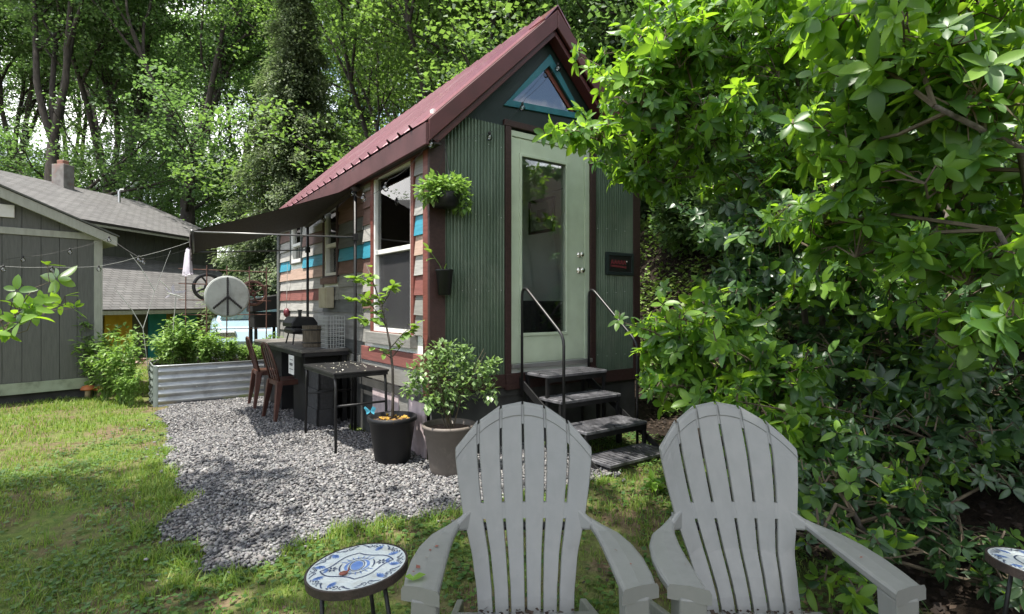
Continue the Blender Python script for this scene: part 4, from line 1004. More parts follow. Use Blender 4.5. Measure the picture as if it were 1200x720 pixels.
def foliage_cloud(n, cen, rad, size, mname, parent, tv=None, tf=None, name='foliage', shell=.5, zmin=None, outward=.8):
    tv = LVs if tv is None else tv; tf = LFs if tf is None else tf
    d = rng.normal(0, 1, (n, 3)); d /= np.linalg.norm(d, axis=1, keepdims=True)
    p = d*(shell+(1-shell)*rng.random((n, 1)))*np.array(rad)+np.array(cen)
    p += .08*np.array(rad)*np.sin(p[:, [1, 2, 0]]*23)
    if zmin is not None: p = p[p[:, 2] > zmin]; d = d[:len(p)]
    nn = len(p); yv = (p-np.array(cen))/np.array(rad)*outward+rng.normal(0, .55, (nn, 3)); yv[:, 2] -= .1
    R = basis(yv)*(size*rng.uniform(.6, 1.3, nn))[:, None, None]
    V, F = scatter(tv, tf, R, p); o = link(name, fast_mesh(name, V, F), M[mname], parent); return o
def pot(prof, name, label, loc, mname, soil_r, soil_z):
    t = thing(name, label, 'plant pot', loc)
    part('pot', MB().lathe(prof, 40), M[mname], t, smooth=True)
    m = MB().lathe([(0, soil_z-.02), (soil_r, soil_z-.02), (soil_r, soil_z), (0, soil_z+.012)], 24); part('soil', m, M['soil'], t)
    return t
# black pot with young tree
P1 = H(-.27, .19); g1 = float(ground_z(P1[0], P1[1]))+.01
bp_ = pot([(0, 0), (.135, 0), (.14, .02), (.185, .33), (.196, .335), (.202, .345), (.202, .372), (.192, .376), (.18, .372), (.172, .34), (.0, .30)], 'black_plant_pot', 'black plastic pot holding a thin young tree on the gravel', (P1[0], P1[1], g1), 'pot_black', .176, .335)
V, F = scatter(cl_v, cl_f, rand_rot(60, .7)*rng.uniform(.02, .05, 60)[:, None, None], np.stack([rng.normal(0, .07, 60), rng.normal(0, .07, 60), np.full(60, .352)], -1))
o = link('fallen_leaves', fast_mesh('fallen_leaves', V, F), island_mat('yellow_litter', [(.30, .17, .02), (.12, .06, .03), (.40, .25, .03), (.08, .04, .03)], .8), bp_); o['kind'] = 'stuff'
yt = thing('young_tree', 'thin young tree with sparse bright leaves in the black pot', 'tree', (P1[0], P1[1], g1+.335))
trunk = np.array([(0, 0, -.02), (.005, 0, .2), (0, .01, .42), (-.02, 0, .62), (-.05, 0, .78), (-.09, .0, .93), (-.15, .02, 1.10), (-.22, .02, 1.28)])
part('trunk', MB().tube(trunk, np.linspace(.013, .004, 8), 8), M['bark_grey'], yt, smooth=True)
brs = [((0, .01, .50), (-.06, -.05, .56), (-.12, -.08, .60)), ((-.01, 0, .60), (.10, -.03, .72), (.22, -.05, .80)), ((-.05, 0, .78), (-.16, .03, .92), (-.25, .05, 1.02)), ((-.09, 0, .93), (-.02, -.06, 1.02), (.02, -.10, 1.10)),
       ((-.05, 0, .78), (-.15, -.08, .82), (-.24, -.12, .84)), ((-.15, .02, 1.1), (-.24, 0, 1.14), (-.30, -.02, 1.16)), ((-.12, 0, 1.0), (-.22, -.06, .98), (-.32, -.1, .98)), ((0, .01, .52), (.06, .03, .60), (.10, .05, .64))]
for b in brs: part('branch', MB().tube(b, [.005, .003, .002], 6), M['bark_grey'], yt, smooth=True)
def leaf_obj_mesh(tv, tf, mname, name='leaf'):
    me = fast_mesh(name, tv, tf); me.materials.append(M[mname]); return me
M['young_leaf'] = leaf_mat('young_leaf', [(.10, .2, .03), (.16, .28, .04), (.13, .23, .04)], (.35, .55, .04), .42, .36, .08, perobj=True)
ly_mesh = leaf_obj_mesh(*leaf_tpl(4, .30, .06, .2), 'young_leaf')
def put_leaf(me, parent, p, yv, s, roll=0):
    o = bpy.data.objects.new('leaf', me); COL.objects.link(o); o.parent = parent
    B = basis(np.array([yv], float))[0]; mt = Matrix([list(B[0]), list(B[1]), list(B[2])]) @ Matrix.Rotation(roll, 3, 'Y')
    o.matrix_local = Matrix.Translation(Vector(p)) @ (mt.to_4x4()) @ Matrix.Scale(s, 4); return o
tips = [(b, i) for b in brs for i in range(len(b))]
for b in brs:
    big = b[2][2] > .75
    for k in range(17 if big else 5):
        t = random.uniform(.35, 1.05); p = np.array(b[0])*(1-t)+np.array(b[2])*t
        put_leaf(ly_mesh, yt, p, (random.uniform(-1, 1), random.uniform(-1, 1), random.uniform(-.3, .6)), random.uniform(.06, .10), random.uniform(-.6, .6))
for k in range(18):
    t = random.uniform(.6, 1); p = [np.interp(t, np.linspace(0, 1, 8), trunk[:, j]) for j in range(3)]
    put_leaf(ly_mesh, yt, p, (random.uniform(-1, 1), random.uniform(-1, 1), random.uniform(-.2, .7)), random.uniform(.06, .095), random.uniform(-.6, .6))
bf = thing('butterfly_ornament', 'small blue butterfly on a stake at the black pot', 'ornament', (P1[0]-.17, P1[1]-.04, g1+.36))
for s in (-1, 1): part('wing', MB().add([(0, 0, .06), (s*.03-.01, -.01, .10), (s*.05, -.01, .085), (s*.035, 0, .055), (s*.03, 0, .03), (s*.008, 0, .045)], [(0, 1, 2, 3), (0, 3, 4, 5)]), M['butterfly'], bf)
part('stake', MB().tube([(.02, .01, -.03), (0, 0, .06)], .0015, 5), M['wire'], bf)
# taupe pot with bush
P2 = H(-.04, -.34); g2 = float(ground_z(P2[0], P2[1]))+.008
bp2 = pot([(0, 0), (.135, 0), (.14, .015), (.152, .05), (.182, .29), (.196, .30), (.198, .345), (.207, .35), (.209, .372), (.196, .376), (.185, .37), (.178, .33), (0, .29)], 'taupe_plant_pot', 'taupe plastic pot with a bushy shrub behind the left chair', (P2[0], P2[1], g2), 'pot_taupe', .18, .335)
bs = thing('potted_bush', 'bushy small leaved shrub growing in the taupe pot', 'bush', (P2[0], P2[1], g2+.34))
for k in range(11):
    a = rng.uniform(0, 2*pi); r = rng.uniform(.1, .32); h = rng.uniform(.35, .62)
    part('stem', MB().tube([(rng.normal(0, .02), rng.normal(0, .02), -.02), (r*.35*cos(a), r*.35*sin(a), h*.45), (r*cos(a), r*sin(a), h)], [.006, .004, .002], 5), M['twig'], bs)
for (c, r, n) in (((.0, 0, .34), (.22, .2, .22), 520), ((-.17, -.02, .44), (.15, .14, .13), 230), ((.2, .05, .40), (.15, .14, .14), 230), ((.30, .0, .28), (.09, .09, .09), 90), ((-.04, 0, .60), (.12, .11, .09), 150), ((-.27, 0, .30), (.09, .09, .08), 90), ((.12, 0, .57), (.08, .08, .10), 80), ((.33, .02, .47), (.07, .07, .06), 60), ((-.12, -.12, .22), (.1, .08, .08), 80)):
    o = foliage_cloud(n, c, r, .046, 'pot_leaf', bs, shell=.35); o['kind'] = 'stuff'

# hanging basket and wall pot
hb = thing('hanging_basket', 'hanging basket of trailing green leaves under the roof corner', 'hanging plant', H(.03, -.155, 2.20), TH)
part('basket', MB().lathe([(0, 0), (.08, 0), (.105, .03), (.125, .11), (.12, .115), (.1, .10), (0, .09)], 24), M['pot_black'], hb, smooth=True)
for k in range(3):
    a = k*2*pi/3+.4; part('hanger_wire', MB().tube([(.12*cos(a), .12*sin(a), .11), (0, 0, .47)], .002, 5), M['wire'], hb)
part('hook', MB().torus((0, 0, .485), .016, .003, 1, 14, 5), M['wire'], hb)
for (c, r, n) in (((0, 0, .16), (.19, .19, .10), 560), ((-.14, 0, .11), (.11, .11, .10), 210), ((.15, 0, .08), (.09, .09, .12), 170)):
    o = foliage_cloud(n, c, r, .052, 'herb_leaf', hb, shell=.4); o['kind'] = 'stuff'
wp = thing('wall_pot', 'small black pot with a twig hung on the house corner', 'plant pot', H(.045, -.115, 1.50), TH)
part('pot', MB().lathe([(0, 0), (.052, 0), (.068, .19), (.073, .192), (.073, .205), (.063, .205), (.055, .17), (0, .16)], 24), M['pot_black'], wp, smooth=True)
part('stem', MB().tube([(0, 0, .15), (-.05, -.01, .24), (-.12, -.02, .32), (-.17, -.02, .36)], [.004, .003, .002, .001], 5), M['green_stem'], wp)
for p, d, s in (((-.13, -.02, .33), (-.6, -.3, .35), .10), ((-.10, -.02, .29), (-.9, -.2, -.1), .09), ((0, 0, .20), (.1, -.1, .8), .06), ((-.16, -.02, .36), (-.4, -.1, .6), .07)): put_leaf(ly_mesh, wp, p, d, s)

# ------------------------------------------------------------------ work corner beside the house
def L2W(o): return o
ft = thing('black_folding_table', 'black folding side table with scattered petals in front of the counter', 'table', H(-.37, 1.03, 0), TH)
gzt = .145; tz = .845
part('table_top', MB().box(-.25, -.44, tz-.022, .25, .44, tz).box(-.242, -.432, tz-.05, -.232, .432, tz-.022).box(.232, -.432, tz-.05, .242, .432, tz-.022).box(-.23, -.432, tz-.05, .23, -.422, tz-.022), M['metal_black'], ft, .005)
for sy in (-1, 1):
    for sx in (-1, 1):
        part('leg', MB().tube([(sx*.225, sy*.40, tz-.03), (sx*.225, sy*.42, tz-.13), (sx*.23, sy*.435, .13)], .0125, 8), M['metal_black'], ft, smooth=True)
    part('cross_bar', MB().tube([(-.225, sy*.424, .56), (.225, sy*.424, .56)], .010, 8), M['metal_black'], ft, smooth=True)
n = 90; V, F = scatter(cl_v, cl_f, rand_rot(n, .4)*rng.uniform(.006, .022, n)[:, None, None], np.array([H(-.37+a, 1.03+b, tz+.004) for a, b in zip(rng.uniform(-.23, .23, n), rng.normal(.05, .22, n).clip(-.42, .42))]))
tag(link('fallen_petals', fast_mesh('fallen_petals', V, F), island_mat('petal', [(.5, .5, .42), (.35, .33, .25), (.62, .6, .55)], .7)), 'pale petals scattered on the black folding table', 'petals', kind='stuff')
cn = thing('work_counter', 'long dark outdoor counter with black base along the house wall', 'counter', H(0, 0, 0), TH)
part('counter_top', MB().box(-.56, 1.75, .925, -.06, 3.95, .955), M['counter'], cn, .005)
part('counter_edge', MB().box(-.555, 1.755, .885, -.53, 3.94, .923).box(-.555, 1.755, .885, -.07, 1.78, .923), M['metal_black'], cn)
part('cabinet', MB().box(-.46, 2.0, .14, -.08, 2.42, .885), M['black_panel'], cn, .005); part('cabinet', MB().box(-.46, 2.95, .14, -.08, 3.85, .885), M['black_panel'], cn, .005)
for y in (1.80,): part('leg', MB().box(-.12, y, .13, -.07, y+.05, .885), M['black_panel'], cn)
sgn = thing('paper_notice', 'white paper notice fixed under the counter edge', 'notice', H(-.565, 2.10, .80), TH)
part('sheet', MB().box(-.004, -.10, -.12, .0, .10, .08), M['white_vinyl'], sgn); part('print', MB().box(-.0055, -.06, -.03, -.0045, .06, .0).box(-.0055, -.07, .03, -.0045, .05, .038).box(-.0055, -.07, -.07, -.0045, .07, -.062), M['picture_art'], sgn)
def cinder(label, x, y, z):
    t = thing('cinder_block', label, 'block', H(x, y, z), TH, 'stacked cinder blocks')
    m = MB()
    for a, b in ((-.20, -.165), (-.018, .018), (.165, .20)): m.box(-.09, a, 0, .09, b, .20)
    part('webs', m, M['cinder'], t, .004)
    part('shell', MB().box(-.095, -.20, 0, -.06, .20, .2), M['cinder'], t, .004); part('shell', MB().box(.06, -.20, 0, .095, .20, .2), M['cinder'], t, .004)
for i, l in enumerate(('lowest dark grey cinder block of the stack under the counter', 'middle dark grey cinder block of the stack under the counter', 'topmost dark grey cinder block of the stack under the counter')): cinder(l, -.34+.01*i, 1.88, .145+.202*i)
# kitchenware on the counter
gr = thing('tabletop_grill', 'black tabletop grill with lid on the counter', 'grill', H(-.30, 2.75, .956), TH)
part('bowl', MB().box(-.14, -.19, .12, .14, .19, .20), M['metal_black'], gr, .03)
part('lid', MB().prism([(-.15, .202), (-.15, .25), (-.10, .32), (.10, .32), (.15, .25), (.15, .202)], lambda a, b: (a, -.20, b), lambda a, b: (a, .20, b)), M['metal_black'], gr, .015)
for a in (-.03, .03): part('vent', MB().tube([(0, a, .32), (0, a, .39)], .012, 8).tube([(0, a, .39), (0, a, .402)], .02, 8), M['metal_black'], gr)
for a in (-.12, .12):
    for b in (-.15, .15): part('leg', MB().tube([(a*.8, b*.8, .13), (a, b, 0)], .009, 6), M['metal_black'], gr)
sm_ = thing('wooden_stump', 'weathered upright wooden tub standing on the counter', 'tub', H(-.32, 2.15, .956), TH)
part('tub', MB().lathe([(0, 0), (.115, 0), (.12, .02), (.115, .12), (.122, .235), (.1, .235), (.095, .2), (0, .19)], 12), M['stump'], sm_)
for z in (.05, .19): part('hoop', MB().torus((0, 0, z), .119, .006, 2, 24, 5), M['metal_black'], sm_)
wbk = thing('wire_basket', 'dark wire mesh basket on the counter against the wall', 'basket', H(-.18, 1.98, .956), TH)
m = MB()
for z in np.linspace(.0, .34, 9): m.tube([(-.09, -.16, z), (-.09, .16, z), (.09, .16, z), (.09, -.16, z), (-.09, -.16, z)], .003, 4, False)
for t in np.linspace(-.16, .16, 11): m.tube([(-.09, t, .0), (-.09, t, .34)], .003, 4, False)
for t in np.linspace(-.09, .09, 7): m.tube([(t, -.16, 0), (t, -.16, .34)], .003, 4, False)
part('mesh', m, M['wire_pale'], wbk)
eb = thing('junction_box', 'beige electrical junction box on the patchwork wall', 'electrical box', H(-.032, 2.47, 1.50), TH)
part('box', MB().box(-.09, -.14, -.12, 0, .14, .12), M['beige_box'], eb, .008); part('cover', MB().box(-.098, -.12, -.10, -.091, .12, .10), M['beige_box'], eb, .003)
pp = thing('hanging_string', 'cord with a dark red ornament hanging on the far wall end', 'ornament', H(-.06, 4.25, 0), TH)
part('cord', MB().tube([(0, 0, 2.0), (-.01, .0, 1.5), (0, .05, 1.36)], .004, 5), M['wire_pale'], pp); part('ornament', MB().ball((0, .05, 1.30), .055, 10, (.8, .9, 1.25)), mat('dark_red', (.10, .012, .02), .4), pp, smooth=True)
# metal cafe chairs: seat faces +x
def cafe_chair(label, loc, rz):
    t = thing('metal_chair', label, 'chair', loc, rz, 'copper coloured metal chairs')
    part('seat', MB().box(-.185, -.18, .44, .185, .18, .452), M['copper'], t, .03)
    part('apron', band(sq(.185, .18), sq(.165, .16), .40, .445), M['copper'], t).rotation_euler = (0, 0, 0)
    for sx in (-1, 1):
        for sy in (-1, 1):
            part('leg', MB().hexa([(sx*.225-.016, sy*.215-.016, -.01), (sx*.225+.016, sy*.215-.016, -.01), (sx*.225+.016, sy*.215+.016, -.01), (sx*.225-.016, sy*.215+.016, -.01), (sx*.16-.035, sy*.155-.03, .44), (sx*.16+.035, sy*.155-.03, .44), (sx*.16+.035, sy*.155+.03, .44), (sx*.16-.035, sy*.155+.03, .44)]), M['copper'], t, .006)
    hoop = [(-.16, -.17, .44), (-.20, -.175, .60), (-.245, -.165, .75), (-.265, -.13, .825), (-.272, -.06, .852), (-.273, 0, .856), (-.272, .06, .852), (-.265, .13, .825), (-.245, .165, .75), (-.20, .175, .60), (-.16, .17, .44)]
    part('back_hoop', MB().tube(hoop, .011, 8), M['copper'], t, smooth=True)
    for y, y2 in ((-.085, -.09), (0, 0), (.085, .09)): part('back_slat', MB().hexa([(-.165, y-.016, .44), (-.158, y-.016, .44), (-.158, y+.016, .44), (-.165, y+.016, .44), (-.275, y2-.016, .85), (-.268, y2-.016, .85), (-.268, y2+.016, .85), (-.275, y2+.016, .85)]), M['copper'], t)
    return t
def fix_apron(t):
    for c in t.children:
        if c.name.startswith('apron'):
            v = np.array([tuple(q.co) for q in c.data.vertices]); v = v[:, [0, 2, 1]]
            c.data.vertices.foreach_set('co', v.astype(np.float32).ravel()); c.data.flip_normals(); c.data.update()
for lab, x, y, r in (('copper coloured metal chair at the counter, nearer to the folding table', -.50, 2.42, .06), ('copper coloured metal chair at the counter, nearer to the raised bed', -.50, 3.28, -.05)):
    wx, wy, _ = H(x, y); fix_apron(cafe_chair(lab, (wx, wy, float(ground_z(wx, wy))+.01), TH+r))

# ------------------------------------------------------------------ raised bed, trellis and herbs
BY0, BX0, BX1 = 4.14, -1.68, -.14
rbd = thing('raised_bed', 'corrugated galvanised raised garden bed full of herbs', 'raised bed', H(0, BY0, 0), TH)
def wavep(z): return .012*sin(2*pi*z/.092)
def bed_panel(x0, x1, y, nrm):
    m = MB(); zs = np.linspace(.10, .645, 50)
    v = [(x, y+nrm*wavep(z), z) for z in zs for x in (x0, x1)]; return m.add(v, [(2*i, 2*i+1, 2*i+3, 2*i+2) for i in range(49)])
xm = (BX0+BX1)/2-.05
part('panel', bed_panel(BX0+.05, xm, 0, -1), M['galv'], rbd, smooth=True); part('panel', bed_panel(xm-.01, BX1, -.004, -1), M['galv'], rbd, smooth=True)
part('panel', bed_panel(BX0+.05, BX1, .85, 1), M['galv'], rbd, smooth=True)
m = MB(); zs = np.linspace(.10, .645, 50); part('end_panel', m.add([(BX0-wavep(z), y, z) for z in zs for y in (.05, .80)], [(2*i, 2*i+2, 2*i+3, 2*i+1) for i in range(49)]), M['galv_green'], rbd, smooth=True)
for cy_, a0 in ((.05, pi), (.80, pi/2)):
    arc = [(BX0+.05+.055*cos(a), cy_+.055*sin(a)) for a in np.linspace(a0, a0+pi/2, 8)]
    m = MB(); part('corner_piece', m.add([(a, b, z) for z in (.09, .655) for a, b in arc], [(i, i+1, 9+i, 8+i) for i in range(7)]), M['galv_green'], rbd, smooth=True)
part('rim', MB().tube([(BX1, -.002, .648), (BX0+.06, -.002, .648), (BX0+.012, .015, .648), (BX0-.002, .06, .648), (BX0-.002, .80, .648), (BX0+.05, .85, .648), (BX1, .85, .648)], .010, 8), M['galv'], rbd, smooth=True)
part('soil', MB().box(BX0+.02, .03, .2, BX1, .82, .56), M['soil'], rbd)
for x in np.arange(BX0+.1, BX1, .37): part('bolt', MB().ball((x, -.014, .36), .008, 6), M['alu'], rbd)
tl = thing('rebar_trellis', 'rusty rebar trellis standing in the raised bed', 'trellis', H(0, BY0+.45, 0), TH)
for x in (-1.29, -1.04, -.79, -.50, -.27): part('upright', MB().tube([(x, 0, .4), (x+.005, 0, 1.96)], .008, 6), M['rebar'], tl)
for z in (1.90, 1.70, 1.48, 1.28, 1.08): part('crossbar', MB().tube([(-1.37, .012, z), (-.2, .012, z-.01)], .007, 6), M['rebar'], tl)
ps = thing('peace_sign_disc', 'round white disc with a dark peace sign on the trellis', 'ornament', H(-.79, BY0+.42, 1.53), TH)
part('disc', MB().prism([(.27*cos(a), .27*sin(a)) for a in np.linspace(0, 2*pi, 49)[:-1]], lambda a, b: (a, -.045, b), lambda a, b: (a, .0, b)), M['disc_white'], ps, .006)
part('rim', MB().torus((0, -.022, 0), .272, .016, 1, 48, 8), M['disc_white'], ps, smooth=True)
def chain(p0, p1, n):
    m = MB(); p0, p1 = np.array(p0), np.array(p1)
    for k in range(n): c = p0+(p1-p0)*(k+.5)/n; m.ball((c[0], -.052, c[1]), .018, 6, (.8, .5, 1.1))
    return m
part('peace_bar', chain((0, .265), (0, -.265), 20), M['metal_black'], ps); part('peace_bar', chain((0, 0), (-.18, -.165), 9), M['metal_black'], ps); part('peace_bar', chain((0, 0), (.18, -.165), 9), M['metal_black'], ps)
def iron_wheel(label, c, r, mname):
    t = thing('iron_wheel', label, 'wheel', c, TH, 'wheels beside the peace disc')
    part('rim', MB().torus((0, 0, 0), r, .022, 1, 32, 8), M[mname], t, smooth=True); part('hub', MB().torus((0, 0, 0), .03, .018, 1, 14, 6), M[mname], t, smooth=True)
    for k in range(4):
        a = k*pi/2+.5; part('spoke', MB().tube([(.03*cos(a), 0, .03*sin(a)), (.5*r*cos(a)+.02*sin(a), 0, .5*r*sin(a)), (r*cos(a), 0, r*sin(a))], .013, 6), M[mname], t)
iron_wheel('black spoked iron wheel left of the peace sign disc', H(-1.02, BY0+.48, 1.66), .17, 'metal_black')
iron_wheel('rusty iron wheel right of the peace sign disc', H(-.44, BY0+.48, 1.58), .165, 'rebar')
df = thing('dragonfly_stake', 'white winged dragonfly garden stake above the herbs', 'ornament', H(-1.45, BY0+.4, 0), TH)
part('stake', MB().tube([(0, 0, .5), (.02, 0, 1.2), (.05, 0, 1.56)], .005, 5), M['wire_pale'], df); part('body', MB().tube([(-.05, 0, 1.57), (.12, -.01, 1.52)], [.012, .006], 6), M['wire_pale'], df)
for dx, dz, a in ((-.09, .10, 0), (.02, .13, 0), (.16, .05, 0), (-.08, -.06, 0)): part('wing', MB().add([(0, 0, 1.56), (dx*.4-.02, -.01, 1.56+dz*.6+.01), (dx, -.02, 1.56+dz), (dx*.7+.02, -.01, 1.56+dz*.4-.01)], [(0, 1, 2, 3)]), M['cloth_white'], df)
ds = thing('bare_branch', 'bare leaning twigs rising from the herbs beside the bed', 'branch', H(-1.78, BY0+.6, .0), TH)
for pts in (((.12, 0, .14), (.02, 0, 1.1), (.15, 0, 1.6), (.33, 0, 2.15)), ((.02, 0, 1.1), (-.1, 0, 1.35), (-.3, 0, 1.65)), ((.15, 0, 1.6), (-.0, 0, 1.9), (-.12, 0, 2.08)), ((.2, 0, 1.75), (.35, 0, 1.6), (.5, 0, 1.45))): part('twig', MB().tube(pts, [.006, .005, .003, .002][:len(pts)], 5), M['wire_pale'], ds)
# herbs: three kinds, copied
def herb(label, group, h, rad, n, seed, size=.075, loc=(0, 0, 0)):
    t = thing('herb_plant', label, 'plant', loc, 0, group)
    stems = MB(); P = []
    for k in range(7):
        a = rng.uniform(0, 2*pi); r = rng.uniform(.3, 1)*rad; hh = h*rng.uniform(.65, 1)
        pts = np.array([(0.02*cos(a), .02*sin(a), -.05), (r*.4*cos(a), r*.4*sin(a), hh*.5), (r*.85*cos(a), r*.85*sin(a), hh*.88), (r*1.1*cos(a), r*1.1*sin(a), hh*.95)])
        stems.tube(pts, [.007, .005, .003, .0015], 5)
        for q in range(n//7):
            s = rng.uniform(.15, 1)**.7; p = np.array([np.interp(s, (0, .5, .88, 1), pts[:, j]) for j in range(3)]); P.append(p+rng.normal(0, .035, 3))
    part('stem', stems, M['green_stem'], t)
    P = np.array(P); yv = rng.normal(0, 1, P.shape)*np.array([1, 1, .35]); yv[:, 2] -= .25
    V, F = scatter(np.column_stack([LVs[:, 0]*.7, LVs[:, 1:]]), LFs, basis(yv)*(size*rng.uniform(.6, 1.4, len(P)))[:, None, None], P)
    o = link('foliage', fast_mesh('foliage', V, F), M['herb_leaf'], t); o['kind'] = 'stuff'; return t
hl = 'feathery bright green herb plant growing thickly in the raised bed'
h0 = herb(hl, 'herbs in the raised bed', .72, .26, 560, 1, loc=H(-1.45, BY0+.30, .55)); h1 = herb(hl, 'herbs in the raised bed', .55, .24, 520, 2, loc=H(-1.12, BY0+.22, .55))
for i, (x, y, s) in enumerate(((-1.3, .55, 1.05), (-.85, .25, .85), (-.98, .6, .9), (-.6, .25, .65), (-.35, .3, .62), (-.45, .62, .6), (-.2, .5, .66), (-1.55, .65, 1.1), (-.72, .55, .6), (-1.2, .4, 1.0))):
    copy_tree((h0, h1)[i % 2], H(x, BY0+y, .54), rng.uniform(0, 6), s)
gl_ = 'tall feathery green weed growing on the ground left of the raised bed'
h2 = herb(gl_, 'weeds beside the raised bed', 1.0, .34, 560, 3, .085, H(-1.98, BY0+.5, .14))
for x, y, s in ((-2.15, .95, .85), (-1.95, 1.25, 1.0), (-2.3, 1.5, 1.15), (-1.9, .18, .55), (-2.6, 1.9, 1.05)):
    wx, wy, _ = H(x, BY0+y); copy_tree(h2, (wx, wy, float(ground_z(wx, wy))), rng.uniform(0, 6), s)
ml_ = MB(); 
n = 500; a = rng.uniform(0, 2*pi, n); r = np.sqrt(rng.random(n)); mx_ = -7.9+r*np.cos(a)*1.3; my_ = 12.6+r*np.sin(a)*.9
V, F = weed_leaves(mx_, my_, .11, .5); tag(link('bark_mulch', fast_mesh('bark_mulch', V, F), island_mat('mulch', [(.16, .10, .08), (.28, .2, .17), (.1, .06, .05)], .9)), 'reddish brown bark mulch patch beyond the shed', 'mulch', kind='stuff')

# ------------------------------------------------------------------ mushroom ornaments by the shed
for i, (dx, s, l) in enumerate(((-.16, 1.0, 'orange capped mushroom ornament by the shed corner, the left one'), (-.03, .85, 'orange capped mushroom ornament by the shed corner, the right one'))):
    wx, wy = -5.76+dx*SD[0]+.10*SD[1], 7.76+dx*SD[1]-.10*SD[0]
    t = thing('mushroom_ornament', l, 'ornament', (wx, wy, float(ground_z(wx, wy))), 0, 'mushroom ornaments')
    part('stalk', MB().lathe([(0, 0), (.042*s, 0), (.036*s, .1*s), (.03*s, .13*s), (0, .13*s)], 12), M['stone_stalk'], t, smooth=True)
    part('cap', MB().lathe([(0, .12*s), (.085*s, .118*s), (.088*s, .135*s), (.07*s, .165*s), (.035*s, .18*s), (0, .183*s)], 16), M['orange_cap'], t, smooth=True)

# ------------------------------------------------------------------ parked car and black box behind the bed
car = thing('parked_car', 'pale blue parked car half hidden behind the trellis', 'car', (-5.75, 12.4, float(ground_z(-5.75, 12.4))), radians(-62))
prof = [(-2.15, .35), (-2.2, .62), (-2.05, .88), (-1.2, .98), (1.25, .96), (2.1, .86), (2.22, .6), (2.15, .32)]
part('body', MB().prism(prof, lambda a, b: (a, -.86, b), lambda a, b: (a, .86, b)), M['car_paint'], car, .09)
part('cabin', MB().hexa([(-1.75, -.78, .95), (1.25, -.78, .93), (1.25, .78, .93), (-1.75, .78, .95), (-1.0, -.60, 1.45), (.35, -.60, 1.46), (.35, .60, 1.46), (-1.0, .60, 1.45)]), M['car_paint'], car, .05)
M['car_glass'] = mat('car_glass', (.03, .05, .06), .05, spec=1.0, coat=1)
part('windscreen', MB().add([(1.22, -.70, .97), (1.22, .70, .97), (.40, .54, 1.44), (.40, -.54, 1.44)], [(0, 1, 2, 3)]), M['car_glass'], car).location = (.025, 0, .012)
part('rear_window', MB().add([(-1.70, .70, .99), (-1.70, -.70, .99), (-1.04, -.54, 1.43), (-1.04, .54, 1.43)], [(0, 1, 2, 3)]), M['car_glass'], car).location = (-.02, 0, .015)
for s in (-1, 1):
    part('side_window', MB().add([(-1.45, s*.775, 1.0), (1.02, s*.775, 1.0), (.32, s*.62, 1.42), (-.95, s*.62, 1.42)], [(0, 1, 2, 3) if s < 0 else (3, 2, 1, 0)]), M['car_glass'], car).location = (0, s*.012, .004)
    part('headlight', MB().box(2.05, s*.6-.17, .66, 2.2, s*.6+.17, .80), M['chrome'], car, .03)
    for x in (-1.35, 1.35):
        wh = part('wheel', MB().torus((x, s*.80, .33), .24, .095, 1, 24, 8), M['tyre'], car, smooth=True); part('rim', MB().prism([(x+.2*cos(a), .33+.2*sin(a)) for a in np.linspace(0, 2*pi, 17)[:-1]], lambda a, b: (a, s*.80-.05, b), lambda a, b: (a, s*.80+.05, b)), M['alu'], wh)
bb = thing('slant_lidded_box', 'black slant lidded box beside the far house corner', 'box', H(-.34, 5.05, 0), TH)
part('box', MB().box(0, 0, 1.06, .40, .4, 1.30), M['black_panel'], bb, .01); part('lid', MB().hexa([(-.03, -.02, 1.30), (.42, -.02, 1.36), (.42, .42, 1.36), (-.03, .42, 1.30), (-.03, -.02, 1.50), (.42, -.02, 1.58), (.42, .42, 1.58), (-.03, .42, 1.50)]), M['black_panel'], bb, .01)
for a in (.03, .37):
    for b in (.03, .37): part('leg', MB().box(a-.02, b-.02, .1, a+.02, b+.02, 1.06), M['black_panel'], bb)

# ------------------------------------------------------------------ string lights
bulb_me = MB().lathe([(0, -.062), (.012, -.06), (.022, -.048), (.026, -.034), (.022, -.02), (.012, -.008), (.0, -.006)], 12).mesh('bulb', True); bulb_me.materials.append(M['bulb_glass'])
sock_me = MB().lathe([(0, -.012), (.011, -.012), (.012, .012), (.006, .02), (0, .02)], 10).mesh('socket', True); sock_me.materials.append(M['wire'])
def string_lights(label, pts, bulbs, sag=.04, wm='wire', r=.0017):
    o = thing('string_light', label, 'string light', pts[0], 0, 'strings of light bulbs')
    P = np.array(pts, float)-np.array(pts[0]); path = []
    for i in range(len(P)-1):
        for t in np.linspace(0, 1, 9)[:-1]: p = P[i]*(1-t)+P[i+1]*t; p = p-np.array([0, 0, sag*4*t*(1-t)]); path.append(p)
    path.append(P[-1]); part('wire', MB().tube(path, r, 5), M[wm], o); path = np.array(path)
    for b in bulbs:
        p = path[min(len(path)-1, int(b*(len(path)-1)))]
        so_ = link('socket', sock_me, None, o); so_.location = p-np.array([0, 0, .008]); bo = link('bulb', bulb_me, None, so_)
string_lights('string of clear bulbs running level across the shed front', [px(-60, 312, 6.2), px(4, 312, 6.3), px(61, 313, 6.6), px(116, 312, 7.0), px(163, 301, 6.6), px(224, 283, 6.1)], [.2, .4, .6, .8], .01, 'wire_pale')
string_lights('upper string of clear bulbs rising past the shed corner', [px(-60, 309, 7.0), px(27, 301, 7.0), px(82, 292, 7.2), px(128, 278, 7.4), px(168, 304, 7.2), px(226, 290, 6.3)], [.2, .4, .6, .8], .02)
string_lights('string of clear bulbs hung along the gable front', [H(-.10, -.16, 2.72), H(.60, -.06, 2.95), H(.92, -.06, 3.30), H(1.36, -.06, 3.78)], [.02, .33, .66, .97], .03)
